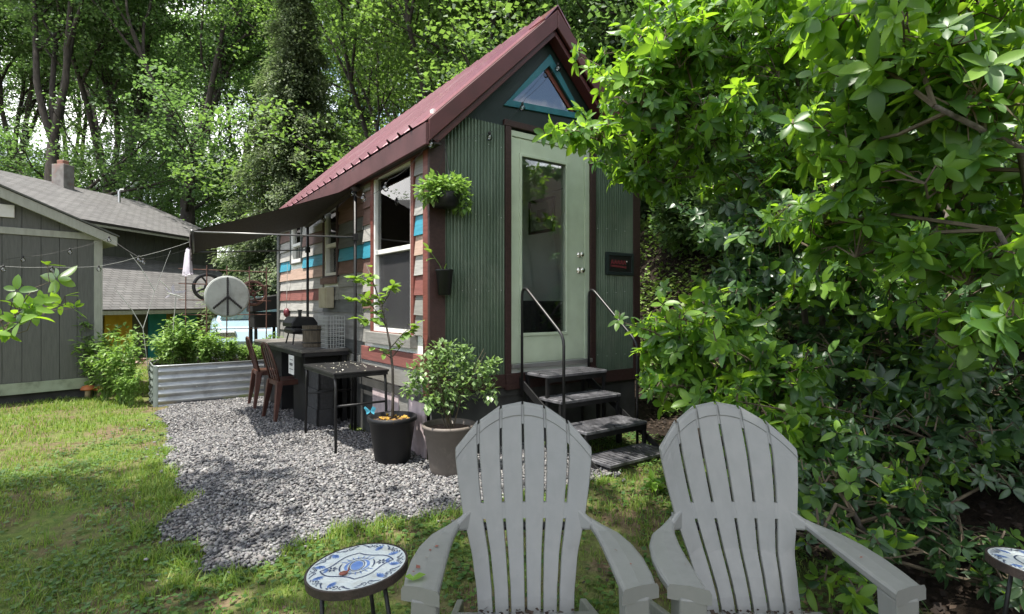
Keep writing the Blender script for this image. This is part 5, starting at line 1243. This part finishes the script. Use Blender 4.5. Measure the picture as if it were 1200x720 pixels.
string_lights('string of clear bulbs along the eave beside the tall window', [H(-.12, -.16, 2.70), H(-.16, .5, 2.52), H(-.16, 1.1, 2.48), H(-.12, 1.5, 2.60), H(-.13, 2.4, 2.44), H(-.12, 3.0, 2.52)], [.24, .40, .60, .80, .99], .05)
# ------------------------------------------------------------------ trees
def grow(mb, anchors, p, d, L, r, lvl, mx, up, wig, kids, sides):
    n = 5; pts = [np.array(p, float)]; d = np.array(d, float)
    for i in range(n):
        d = d+rng.normal(0, wig, 3)+np.array([0, 0, up]); d /= np.linalg.norm(d); pts.append(pts[-1]+d*L/n)
    rad = np.linspace(r, r*.55, n+1); mb.tube(pts, rad, max(3, sides-lvl), caps=False)
    if lvl >= mx-1:
        for q in pts[1:]: anchors.append((q, L))
    if lvl < mx:
        k = kids[lvl] if lvl < len(kids) else 3
        for j in range(k):
            i = n if j == 0 else int(rng.integers(2, n+1)); a = rng.normal(0, 1, 3); a -= d*np.dot(a, d); a /= np.linalg.norm(a)+1e-9
            sp = rng.uniform(.45, .95); nd = d*(1 if j else 1.6)+a*sp
            grow(mb, anchors, pts[i], nd/np.linalg.norm(nd), L*rng.uniform(.6, .8), rad[i]*rng.uniform(.55, .75), lvl+1, mx, up*.7, wig*1.1, kids, sides)
def make_tree(name, label, group, h, fork, r0, nl, leaf, mname, seed, limbs=4, spread=.6, sig=.42, low=0, mx=3):
    global rng
    keep_rng = rng; rng = np.random.default_rng(seed)
    t = thing(name, label, 'tree', (0, 0, 0), 0, group); mb = MB(); anchors = []
    pts = [np.array([0, 0, -.6])]; n = 6
    for i in range(n): pts.append(np.array([rng.normal(0, .02)*fork, rng.normal(0, .02)*fork, fork*(i+1)/n]))
    mb.tube(pts, np.linspace(r0*1.15, r0*.8, n+1), 10, caps=False)
    for k in range(limbs):
        a = 2*pi*(k+rng.uniform(-.25, .25))/limbs; d = np.array([spread*cos(a), spread*sin(a), 1.0]); d /= np.linalg.norm(d)
        grow(mb, anchors, pts[-1], d, (h-fork)*.52, r0*rng.uniform(.42, .6), 1, mx, .10, .10, (0, 4, 4, 4), 9)
    for k in range(low):                                   # low side limbs
        a = rng.uniform(0, 2*pi); z = fork*rng.uniform(.35, .95); d = np.array([cos(a), sin(a), .35])
        grow(mb, anchors, np.array([0, 0, z]), d/np.linalg.norm(d), (h-fork)*.34, r0*.28, 2, mx, .04, .12, (0, 4, 4, 4), 8)
    part('trunk', mb, M['bark'], t, smooth=True)
    A = np.array([q for q, _ in anchors]); idx = rng.integers(0, len(A), nl)
    # leaves gather in clumps on their twigs
    cl = rng.normal(0, sig, (len(A)*3, 3)); ci = rng.integers(0, 3, nl)
    p = A[idx]+cl[idx*3+ci]+rng.normal(0, sig*.42, (nl, 3))*np.array([1, 1, .6])
    yv = rng.normal(0, 1, (nl, 3))*np.array([1, 1, .5]); yv[:, 2] -= .25
    up = rng.normal(0, .55, (nl, 3))+np.array([0, 0, 1.])
    R = basis(yv, up)*(leaf*rng.uniform(.6, 1.35, nl))[:, None, None]
    V, F = scatter(cl_v*np.array([1, 1, 1.2]), cl_f, R, p)
    link('crown', fast_mesh('crown', V, F), M[mname], t)
    rng = keep_rng; return t
def conifer(label, h, r, nl, seed):
    global rng
    keep_rng = rng; rng = np.random.default_rng(seed)
    t = thing('spruce_tree', label, 'tree'); mb = MB(); mb.tube([(0, 0, -.5), (.05, 0, h*.5), (0, 0, h)], [.2, .13, .015], 9); P = []; Y = []; br = MB()
    z = .9
    while z < h-.15:
        k = 7; ln = r*(1-(z/h)**1.15)*rng.uniform(.85, 1.1)+.12
        for j in range(k):
            a = rng.uniform(0, 2*pi); l = ln*rng.uniform(.65, 1.1); pts = np.array([(0, 0, z), (l*.5*cos(a), l*.5*sin(a), z-.04*l), (l*cos(a), l*sin(a), z-.34*l)])
            br.tube(pts, [.022, .014, .004], 4, caps=False)
            m_ = int(nl*l/ (h*r*3.4)*1.0)
            s = rng.uniform(.12, 1, m_); q = np.stack([np.interp(s, (0, .5, 1), pts[:, c]) for c in range(3)], -1); off = rng.normal(0, .10, (m_, 3)); off[:, 2] = -np.abs(rng.normal(0, .20, m_)); P.append(q+off)
            yv = np.stack([np.full(m_, cos(a)), np.full(m_, sin(a)), np.full(m_, -.5)], -1)+rng.normal(0, .55, (m_, 3)); yv[:, 2] -= .15; Y.append(yv)
        z += .21
    part('trunk', mb, M['bark'], t, smooth=True); part('branches', br, M['bark'], t, kind='stuff')
    P = np.vstack(P); Y = np.vstack(Y); R = basis(Y)*rng.uniform(.06, .12, len(P))[:, None, None]; R[:, :, 0] *= .55
    V, F = scatter(cl_v, cl_f, R, P); link('crown', fast_mesh('crown', V, F), M['needle'], t); rng = keep_rng; return t
gA = 'tall shady forest trees behind the houses'
lA = 'tall dark trunked forest tree with green crown behind the grey houses'
tA = make_tree('forest_tree', 'tall tree whose trunk forks into several limbs above the long house roof', gA, 21, 8.5, .34, 44000, .15, 'tree_leaf', 11, 5, .45, .55, 3)
tB = make_tree('forest_tree', lA, gA, 23, 9.5, .30, 44000, .15, 'tree_leaf', 12, 4, .32, .6, 5)
gB = 'bright leafy trees behind the tiny house'
lB = 'light green leafy tree rising behind the tiny house roof'
tC = make_tree('forest_tree', lB, gB, 15, 3.5, .20, 58000, .105, 'tree_leaf_light', 13, 5, .55, .5, 5)
lC = 'shady forest tree on the bank behind the right hand shrubs'
gC = 'trees on the bank to the right'
tD = make_tree('forest_tree', lC, gC, 14, 4.0, .18, 60000, .12, 'tree_leaf', 14, 5, .6, .5, 6)
def put(tree, pxx, Y, s, lab=None, first=False, zoff=0):
    X = (pxx-600)/650*Y; loc = (X, Y, float(ground_z(X, Y))+zoff)
    if first: tree.location = loc; tree.scale = (s,)*3; tree.rotation_euler[2] = rng.uniform(0, 6); return tree
    return copy_tree(tree, loc, rng.uniform(0, 6), s, lab)
put(tA, 218, 26, 1.0, first=True)
put(tB, 66, 25, 1.0, first=True); tB['label'] = 'tall dark trunk tree rising just behind the chimney'
for x, Y, s in ((128, 30, 1.0), (20, 33, 1.0), (165, 40, 1.05), (285, 38, 1.0), (-60, 30, 1.0), (390, 33, .9), (-120, 38, 1.1), (80, 46, 1.2), (220, 48, 1.15), (430, 45, 1.2), (-70, 50, 1.3)):
    put((tA, tB)[int(rng.integers(0, 2))], x, Y, s, lA)
put(tC, 475, 17, .95, first=True)
for x, Y, s in ((540, 15, .95), (590, 19, 1.1), (660, 15, 1.0), (490, 27, 1.1), (560, 28, 1.2), (720, 20, 1.1), (630, 30, 1.3)): put(tC, x, Y, s, lB)
lE = 'low branched leafy tree at the back of the wood behind the long house'
for x, Y, s in ((30, 42, 1.0), (180, 43, 1.0), (310, 35, .8), (370, 42, 1.0)): put(tC, x, Y, s, lE)['group'] = 'low branched trees at the back of the wood'
put(tD, 790, 12.5, .85, first=True)
for x, Y, s in ((860, 10, .75), (930, 13, .9), (1010, 9, .75), (1090, 12, .9), (1180, 8.5, .7), (840, 18, 1.1), (980, 18, 1.1), (1130, 17, 1.1), (1260, 12, .9), (1350, 8, .8), (900, 24, 1.2), (1060, 25, 1.2), (780, 25, 1.2)): put(tD, x, Y, s, lC)
sprc = conifer('tall drooping spruce left of the red roof', 10.0, 2.1, 56000, 21)
sprc.location = (-5.3, 13.6, float(ground_z(-5.3, 13.6)))
# understory bushes along the forest edge
us0 = thing('understory_bush', 'dark understory bush at the edge of the forest', 'bush', (0, 0, 0), 0, 'understory bushes')
part('stem', MB().tube([(0, 0, -.2), (.1, 0, .8), (0, .1, 1.8)], [.05, .04, .02], 6), M['bark'], us0)
for (c, r, n) in (((0, 0, 1.5), (1.5, 1.5, 1.3), 3200), ((.9, .3, 2.4), (.9, .9, .8), 1200), ((-.8, -.3, 2.2), (.9, .9, .9), 1200)):
    o = foliage_cloud(n, c, r, .19, 'tree_leaf', us0, cl_v, cl_f, shell=.45); o['kind'] = 'stuff'
X0 = (30-600)/650*27; us0.location = (X0, 27, float(ground_z(X0, 27)))
for x, Y, s in ((110, 28, 1.2), (180, 30, 1.3), (250, 27, 1.3), (300, 24, 1.2), (290, 31, 1.5), (210, 25, 1.0), (70, 31, 1.5), (-20, 30, 1.5), (150, 36, 1.7), (270, 40, 1.9), (360, 33, 1.7), (20, 40, 1.9), (420, 25, 1.3), (700, 13, 1.0), (780, 14.5, 1.2), (860, 14, 1.1), (760, 18, 1.5), (930, 11, 1.0), (1000, 12, 1.2), (1080, 9.5, .9), (1150, 10.5, 1.1), (1240, 8.5, 1.0), (1330, 7, .9), (830, 11.5, .7), (815, 9.2, .5), (870, 8.2, .55), (960, 7.4, .55), (1060, 7.0, .6), (1150, 6.6, .6), (1230, 6.2, .6), (1180, 14, 1.6), (950, 16, 1.6)):
    X = (x-600)/650*Y; copy_tree(us0, (X, Y, float(ground_z(X, Y))-.2), rng.uniform(0, 6), s*rng.uniform(.85, 1.1))
# the tree whose crown shades the sitting place, standing left of the picture
ov = make_tree('shade_tree', 'large shade tree spreading overhead behind the viewer, outside the picture', None, 9.0, 6.6, .17, 5200, .16, 'tree_leaf', 31, 6, .6, .42, 0)
ov.location = (-1.5, .0, 0)
copy_tree(ov, (-4.8, .5, 0), 2.1, 1.0, 'second shade tree left of the viewer, outside the picture')

# ------------------------------------------------------------------ shrubs on the right
LEAF_MES = [leaf_obj_mesh(*leaf_tpl(6, wd, fo, dr), 'shrub_leaf_one', 'leaf') for wd, fo, dr in ((.21, .05, .14), (.24, .08, .24), (.19, .05, .06), (.235, .03, .18))]
LEAF_YOUNG = []
M['young_one'] = leaf_mat('young_one', [(.10, .19, .03), (.135, .255, .035), (.18, .32, .045)], (.56, .92, .05), .52, .40, .05, perobj=True)
for me_ in LEAF_MES: m2 = me_.copy(); m2.materials[0] = M['young_one']; LEAF_YOUNG.append(m2)
def shrub(name, label, base, stems, clumps, size, mname, nbig=300, twig_r=.005, mult=1.8, young=.34, stem_r=.028):
    """stems: paths (world) from the base; clumps: (centre, radii, number of leaf whorls), world metres"""
    t = thing(name, label, 'shrub', base); B = np.array(base)
    nodes_ = []
    for s in stems:
        P = np.array(s, float)-B; k = len(P); part('stem', MB().tube(P, np.linspace(stem_r, stem_r*.36, k), 7), M['bark_grey'], t, smooth=True)
        for i in range(k-1):
            for q in np.linspace(0, 1, 8): nodes_.append(P[i]*(1-q)+P[i+1]*q)
    nodes_ = np.array(nodes_); tw = MB(); Lp = []; Ly = []; Ls = []; Lu = []; La = []
    for (c, r, n) in clumps:
        c = np.array(c, float)-B; r = np.array(r, float); n = int(n*mult)
        cn_ = c if len(nodes_) == 0 else nodes_[np.argmin(((nodes_-c)**2).sum(1))]
        ks = min(1, stem_r/.028); tw.tube([cn_, (cn_+c)/2+rng.normal(0, .04, 3)*ks+np.array([0, 0, .06])*ks, c], [.011*ks, .009*ks, .007*ks], 5)
        sub = [c+(rng.normal(0, 1, 3)/2.0).clip(-1, 1)*r*.6 for _ in range(max(4, n//9))]
        for s in sub: tw.tube([c, (c+s)/2+rng.normal(0, .03, 3)*ks, s], [.007*ks, .006*ks, .0045*ks], 4, caps=False)
        spots = []
        for k in range(int(n*.62)):
            d = rng.normal(0, 1, 3); d /= np.linalg.norm(d); d[2] = d[2]*.85+.1
            p = c+d*r*(rng.random()**.45)
            spots.append((sub[int(np.argmin([((p-q)**2).sum() for q in sub]))], p))
        left = n-len(spots)
        while left > 0:                                    # long sprays that break the outline
            d = rng.normal(0, 1, 3); d[2] = abs(d[2])*.45+rng.uniform(-.1, .25); d[0] -= .35; d /= np.linalg.norm(d)
            ln = float(np.linalg.norm(d*r))*rng.uniform(1.15, 1.75); m_ = int(max(3, ln/.075)); bend = rng.normal(0, .08, 3); prev = c+d*ln*.25
            tw.tube([c, c+d*ln*.5+bend*.5+np.array([0, 0, .03]), c+d*ln+bend], [.007*ks, .005*ks, .0025*ks], 4, caps=False)
            for q in np.linspace(.45, 1, m_):
                base_ = c+d*ln*q+bend*q*q; side = rng.normal(0, .055, 3); side[2] = abs(side[2])*.6
                spots.append((base_, base_+side*(1.4-q))); left -= 1
        for (s, p) in spots:
            midp = (s+p)/2+np.array([0, 0, .04])+rng.normal(0, .015, 3)
            tw.tube([s, midp, p], [twig_r, twig_r*.8, twig_r*.5], 3, caps=False)
            ax = (p-midp); ax /= np.linalg.norm(ax)+1e-9; ax = ax*.8+np.array([0, 0, .75])+rng.normal(0, .25, 3); ax /= np.linalg.norm(ax)
            e1 = np.cross(ax, rng.normal(0, 1, 3)); e1 /= np.linalg.norm(e1); e2 = np.cross(ax, e1)
            m_ = int(rng.integers(4, 8)); a0 = rng.uniform(0, 6); sz_ = size*rng.uniform(.7, 1.2); yg = rng.random() < young
            for j in range(m_):
                a = a0+2*pi*j/m_+rng.normal(0, .2); f = rng.uniform(.05, .55)
                y = (cos(a)*e1+sin(a)*e2)*(1-f*.5)+ax*f+np.array([0, 0, -.22]); Lp.append(p+y*.006); Ly.append(y); Ls.append(sz_*rng.uniform(.65, 1.15)); Lu.append(ax); La.append(yg)
            if rng.random() < .5:                           # young leaf pair at the tip
                for j in range(2): y = ax+rng.normal(0, .35, 3); Lp.append(p+ax*.01); Ly.append(y); Ls.append(sz_*.55); Lu.append(e1); La.append(True)
            if rng.random() < .7:                           # lower leaves along the twig
                for j in range(2): y = rng.normal(0, 1, 3)*np.array([1, 1, .4]); Lp.append(midp); Ly.append(y); Ls.append(sz_*.8); Lu.append(np.array([0, 0, 1.])); La.append(False)
    o = part('twigs', tw, M['twig'], t); o['kind'] = 'stuff'
    Lp = np.array(Lp); Ly = np.array(Ly); Ls = np.array(Ls); Lu = np.array(Lu); La = np.array(La)
    R = basis(Ly, Lu)
    Wd = Lp+B; vis = (np.abs(Wd[:, 0]) < Wd[:, 1]*.93) & (np.abs(Wd[:, 2]-1.43) < Wd[:, 1]*.56) & (Wd[:, 1] > .3)
    show = np.where(vis, Ls/np.linalg.norm(Wd-np.array([0, 0, 1.43]), axis=1)**1.6, 0); order = np.argsort(-show); big = order[:nbig]; big = big[show[big] > 0]
    rest = np.setdiff1d(np.arange(len(Lp)), big)
    for i in big:
        o = bpy.data.objects.new('leaf', (LEAF_YOUNG if La[i] else LEAF_MES)[int(rng.integers(0, 4))]); COL.objects.link(o); o.parent = t
        mt = Matrix([list(R[i][0]), list(R[i][1]), list(R[i][2])]).to_4x4(); o.matrix_local = Matrix.Translation(Vector(Lp[i])) @ mt @ Matrix.Scale(Ls[i], 4)
    for nm, mm_, ix in (('foliage', mname, rest[~La[rest]]), ('young_foliage', 'shrub_young', rest[La[rest]])):
        if len(ix) == 0: continue
        h_ = len(ix)//2; V, F = scatter(LV, LF, R[ix[:h_]]*Ls[ix[:h_]][:, None, None], Lp[ix[:h_]]); V2, F2 = scatter(LV2, LF, R[ix[h_:]]*Ls[ix[h_:]][:, None, None], Lp[ix[h_:]]); F = np.vstack([F, F2+len(V)]); V = np.vstack([V, V2]); o = link(nm, fast_mesh(nm, V, F), M[mm_], t); o['kind'] = 'stuff'
    return t
def cp(x, y, Y): return px(x, y, Y)
g_ = lambda x, y: (x, y, float(ground_z(x, y))-.03)
# the tall one leaning over the door
shrub('tall_shrub', 'tall arching shrub with sunlit leaves reaching over the door', g_(2.55, 4.6),
      [[g_(2.55, 4.6), (2.3, 4.5, 1.9), (1.95, 4.35, 2.5), (1.4, 4.15, 2.75)], [g_(2.6, 4.7), (2.55, 4.5, 2.2), (2.2, 4.3, 3.2)], [g_(2.7, 4.5), (2.75, 4.2, 2.1), (2.6, 4.1, 3.0)]],
      [(cp(700, 165, 4.1), (.26, .2, .14), 26), (cp(745, 110, 4.1), (.34, .3, .30), 60), (cp(800, 60, 4.0), (.36, .35, .36), 75), (cp(830, 150, 4.1), (.42, .35, .34), 80), (cp(905, 90, 4.2), (.5, .45, .45), 95),
       (cp(890, 210, 4.3), (.5, .4, .28), 70), (cp(780, 215, 4.5), (.22, .2, .14), 18), (cp(745, 205, 4.7), (.24, .2, .16), 26), (cp(770, 160, 4.6), (.3, .25, .25), 40), (cp(990, 150, 4.2), (.45, .4, .5), 70), (cp(860, 0, 4.0), (.5, .4, .3), 70), (cp(1000, 20, 4.0), (.6, .4, .4), 80)], .105, 'shrub_leaf')
# the near one on the right, large leaves
shrub('broad_leaved_shrub', 'near broad leaved shrub with large glossy leaves at the right edge', g_(2.6, 2.7),
      [[g_(2.6, 2.7), (2.5, 2.6, 1.5), (2.2, 2.4, 2.1), (1.75, 2.3, 2.25)], [g_(2.65, 2.75), (2.5, 2.5, 1.2), (2.1, 2.4, 1.75)], [g_(2.7, 2.6), (2.6, 2.5, 1.8), (2.3, 2.4, 2.6)]],
      [(cp(1060, 85, 2.5), (.42, .3, .20), 40), (cp(1150, 130, 2.4), (.34, .3, .26), 40), (cp(1000, 170, 2.8), (.32, .25, .18), 26), (cp(1110, 215, 2.6), (.4, .3, .18), 30), (cp(980, 45, 2.7), (.3, .25, .14), 18), (cp(1150, 310, 2.6), (.34, .3, .16), 26),
       (cp(1050, 290, 2.9), (.42, .3, .2), 36), (cp(1150, 390, 2.5), (.26, .25, .15), 20), (cp(1140, 20, 2.5), (.4, .3, .16), 30), (cp(960, 265, 3.1), (.3, .25, .16), 22), ((2.3, 2.5, 2.5), (.5, .4, .3), 50), ((2.6, 2.6, 2.0), (.4, .4, .4), 40)], .118, 'shrub_leaf')
# the middle mass
shrub('dense_shrub', 'dense shaded shrub filling the middle between the chairs and the bank', g_(2.5, 3.9),
      [[g_(2.5, 3.9), (2.4, 3.8, 1.2), (2.1, 3.7, 1.8)], [g_(2.45, 3.95), (2.0, 3.8, 1.0), (1.6, 3.7, 1.3)], [g_(2.6, 3.8), (2.7, 3.6, 1.5), (2.8, 3.5, 2.2)]],
      [(cp(930, 280, 3.9), (.5, .4, .3), 70), (cp(1000, 340, 3.7), (.5, .4, .3), 70), (cp(900, 350, 3.9), (.34, .3, .2), 36), (cp(1080, 380, 3.5), (.45, .4, .35), 60), (cp(1010, 430, 3.6), (.5, .4, .3), 55), (cp(1180, 330, 3.6), (.5, .4, .5), 60),
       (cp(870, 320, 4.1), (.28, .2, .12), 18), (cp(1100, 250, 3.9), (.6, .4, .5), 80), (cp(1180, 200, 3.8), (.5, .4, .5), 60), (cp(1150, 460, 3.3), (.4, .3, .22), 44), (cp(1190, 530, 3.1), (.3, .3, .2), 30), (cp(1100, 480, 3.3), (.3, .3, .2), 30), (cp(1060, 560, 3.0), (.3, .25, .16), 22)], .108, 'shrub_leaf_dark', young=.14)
shrub('bank_shrub', 'dark leafy shrub high on the bank behind the nearer shrubs', g_(3.6, 5.6),
      [[g_(3.6, 5.6), (3.5, 5.5, 2.2), (3.2, 5.4, 3.2)], [g_(3.7, 5.6), (4.2, 5.4, 2.6), (4.6, 5.2, 3.4)], [g_(3.4, 5.7), (2.9, 5.6, 1.8), (2.6, 5.6, 2.2)]],
      [(cp(880, 180, 5.6), (.6, .5, .5), 60), (cp(960, 230, 5.5), (.6, .5, .5), 60), (cp(1040, 160, 5.4), (.7, .5, .6), 70), (cp(1120, 120, 5.2), (.7, .5, .6), 70), (cp(860, 280, 5.8), (.4, .4, .3), 34), (cp(930, 60, 5.4), (.7, .5, .6), 60),
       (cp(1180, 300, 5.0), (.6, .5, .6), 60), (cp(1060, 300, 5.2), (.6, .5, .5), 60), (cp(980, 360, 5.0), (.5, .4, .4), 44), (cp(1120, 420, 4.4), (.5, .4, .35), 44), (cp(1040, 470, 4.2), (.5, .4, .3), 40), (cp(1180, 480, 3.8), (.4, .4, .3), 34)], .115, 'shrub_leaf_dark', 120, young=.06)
# low one beside the steps
shrub('low_shrub', 'low shrub with pale green leaf whorls between the steps and the right chair', g_(1.75, 3.75),
      [[g_(1.75, 3.75), (1.6, 3.7, .6), (1.35, 3.6, .95)], [g_(1.75, 3.75), (1.75, 3.6, .7), (1.75, 3.5, 1.0)]],
      [(cp(800, 410, 3.7), (.26, .25, .16), 40), (cp(860, 400, 3.6), (.28, .25, .2), 46), (cp(830, 460, 3.6), (.36, .25, .22), 56), (cp(910, 450, 3.4), (.32, .25, .22), 46), (cp(770, 445, 3.8), (.12, .12, .08), 8), (cp(960, 500, 3.2), (.3, .2, .22), 30), (cp(900, 520, 3.3), (.3, .2, .18), 26)], .10, 'shrub_leaf')
# shade seedlings under the shrubs
shrub('shade_seedlings', 'sparse dark seedlings on the bank behind the right chair arm', g_(1.75, 2.75),
      [[g_(1.75, 2.75), (1.72, 2.7, .3), (1.6, 2.6, .45)]],
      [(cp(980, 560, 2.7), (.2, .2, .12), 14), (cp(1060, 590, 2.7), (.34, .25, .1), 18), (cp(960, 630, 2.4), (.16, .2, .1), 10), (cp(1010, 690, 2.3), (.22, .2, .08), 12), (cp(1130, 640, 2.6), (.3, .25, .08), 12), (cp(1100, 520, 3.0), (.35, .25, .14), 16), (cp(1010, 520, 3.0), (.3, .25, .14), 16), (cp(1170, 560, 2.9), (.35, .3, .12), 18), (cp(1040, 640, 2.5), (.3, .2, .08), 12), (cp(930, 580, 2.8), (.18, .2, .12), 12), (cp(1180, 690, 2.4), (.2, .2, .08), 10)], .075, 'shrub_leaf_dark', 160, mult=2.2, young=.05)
shrub('seedling', 'small bright seedling at the foot of the metal steps', g_(.98, 3.75), [[g_(.98, 3.75), (.98, 3.75, .22)]], [((.98, 3.75, .2), (.09, .08, .04), 4)], .085, 'shrub_leaf', 40, mult=1, young=.8, stem_r=.006, twig_r=.002)
# twig reaching in from the left edge
shrub('leafy_branch', 'leafy green twig reaching in at the left edge before the shed', g_(-2.25, 1.75), [[g_(-2.25, 1.75), (-2.2, 1.8, .8), (-1.98, 1.88, 1.24), (-1.80, 1.9, 1.36), (-1.70, 1.9, 1.385)]],
      [(cp(20, 365, 1.95), (.07, .08, .03), 5), (cp(5, 385, 1.9), (.09, .08, .04), 5), (cp(-40, 390, 1.9), (.12, .1, .06), 6)], .07, 'shrub_leaf', 60, mult=.8, young=.6, stem_r=.009, twig_r=.002)
# green ground cover on the lit bank
n = 22000; x = rng.uniform(1.7, 5.2, n); y = rng.uniform(6.2, 11.5, n); k = (rng.random(n) < np.clip(.45+.6*pn(x, y, 1.9), .03, 1)); x = x[k]; y = y[k]
lx = (x-CORNER[0])*UX+(y-CORNER[1])*UY; k = lx > 2.7; x = x[k]; y = y[k]; nn = len(x)
V, F = scatter(cl_v, cl_f, rand_rot(nn, .9)*(.07*rng.uniform(.5, 1.5, nn))[:, None, None], np.stack([x, y, ground_z(x, y)+rng.uniform(.01, .22, nn)], -1))
tag(link('bank_ground_cover', fast_mesh('bank_ground_cover', V, F), M['moss']), 'light green ground cover on the bank behind the house', 'ground cover', kind='stuff')
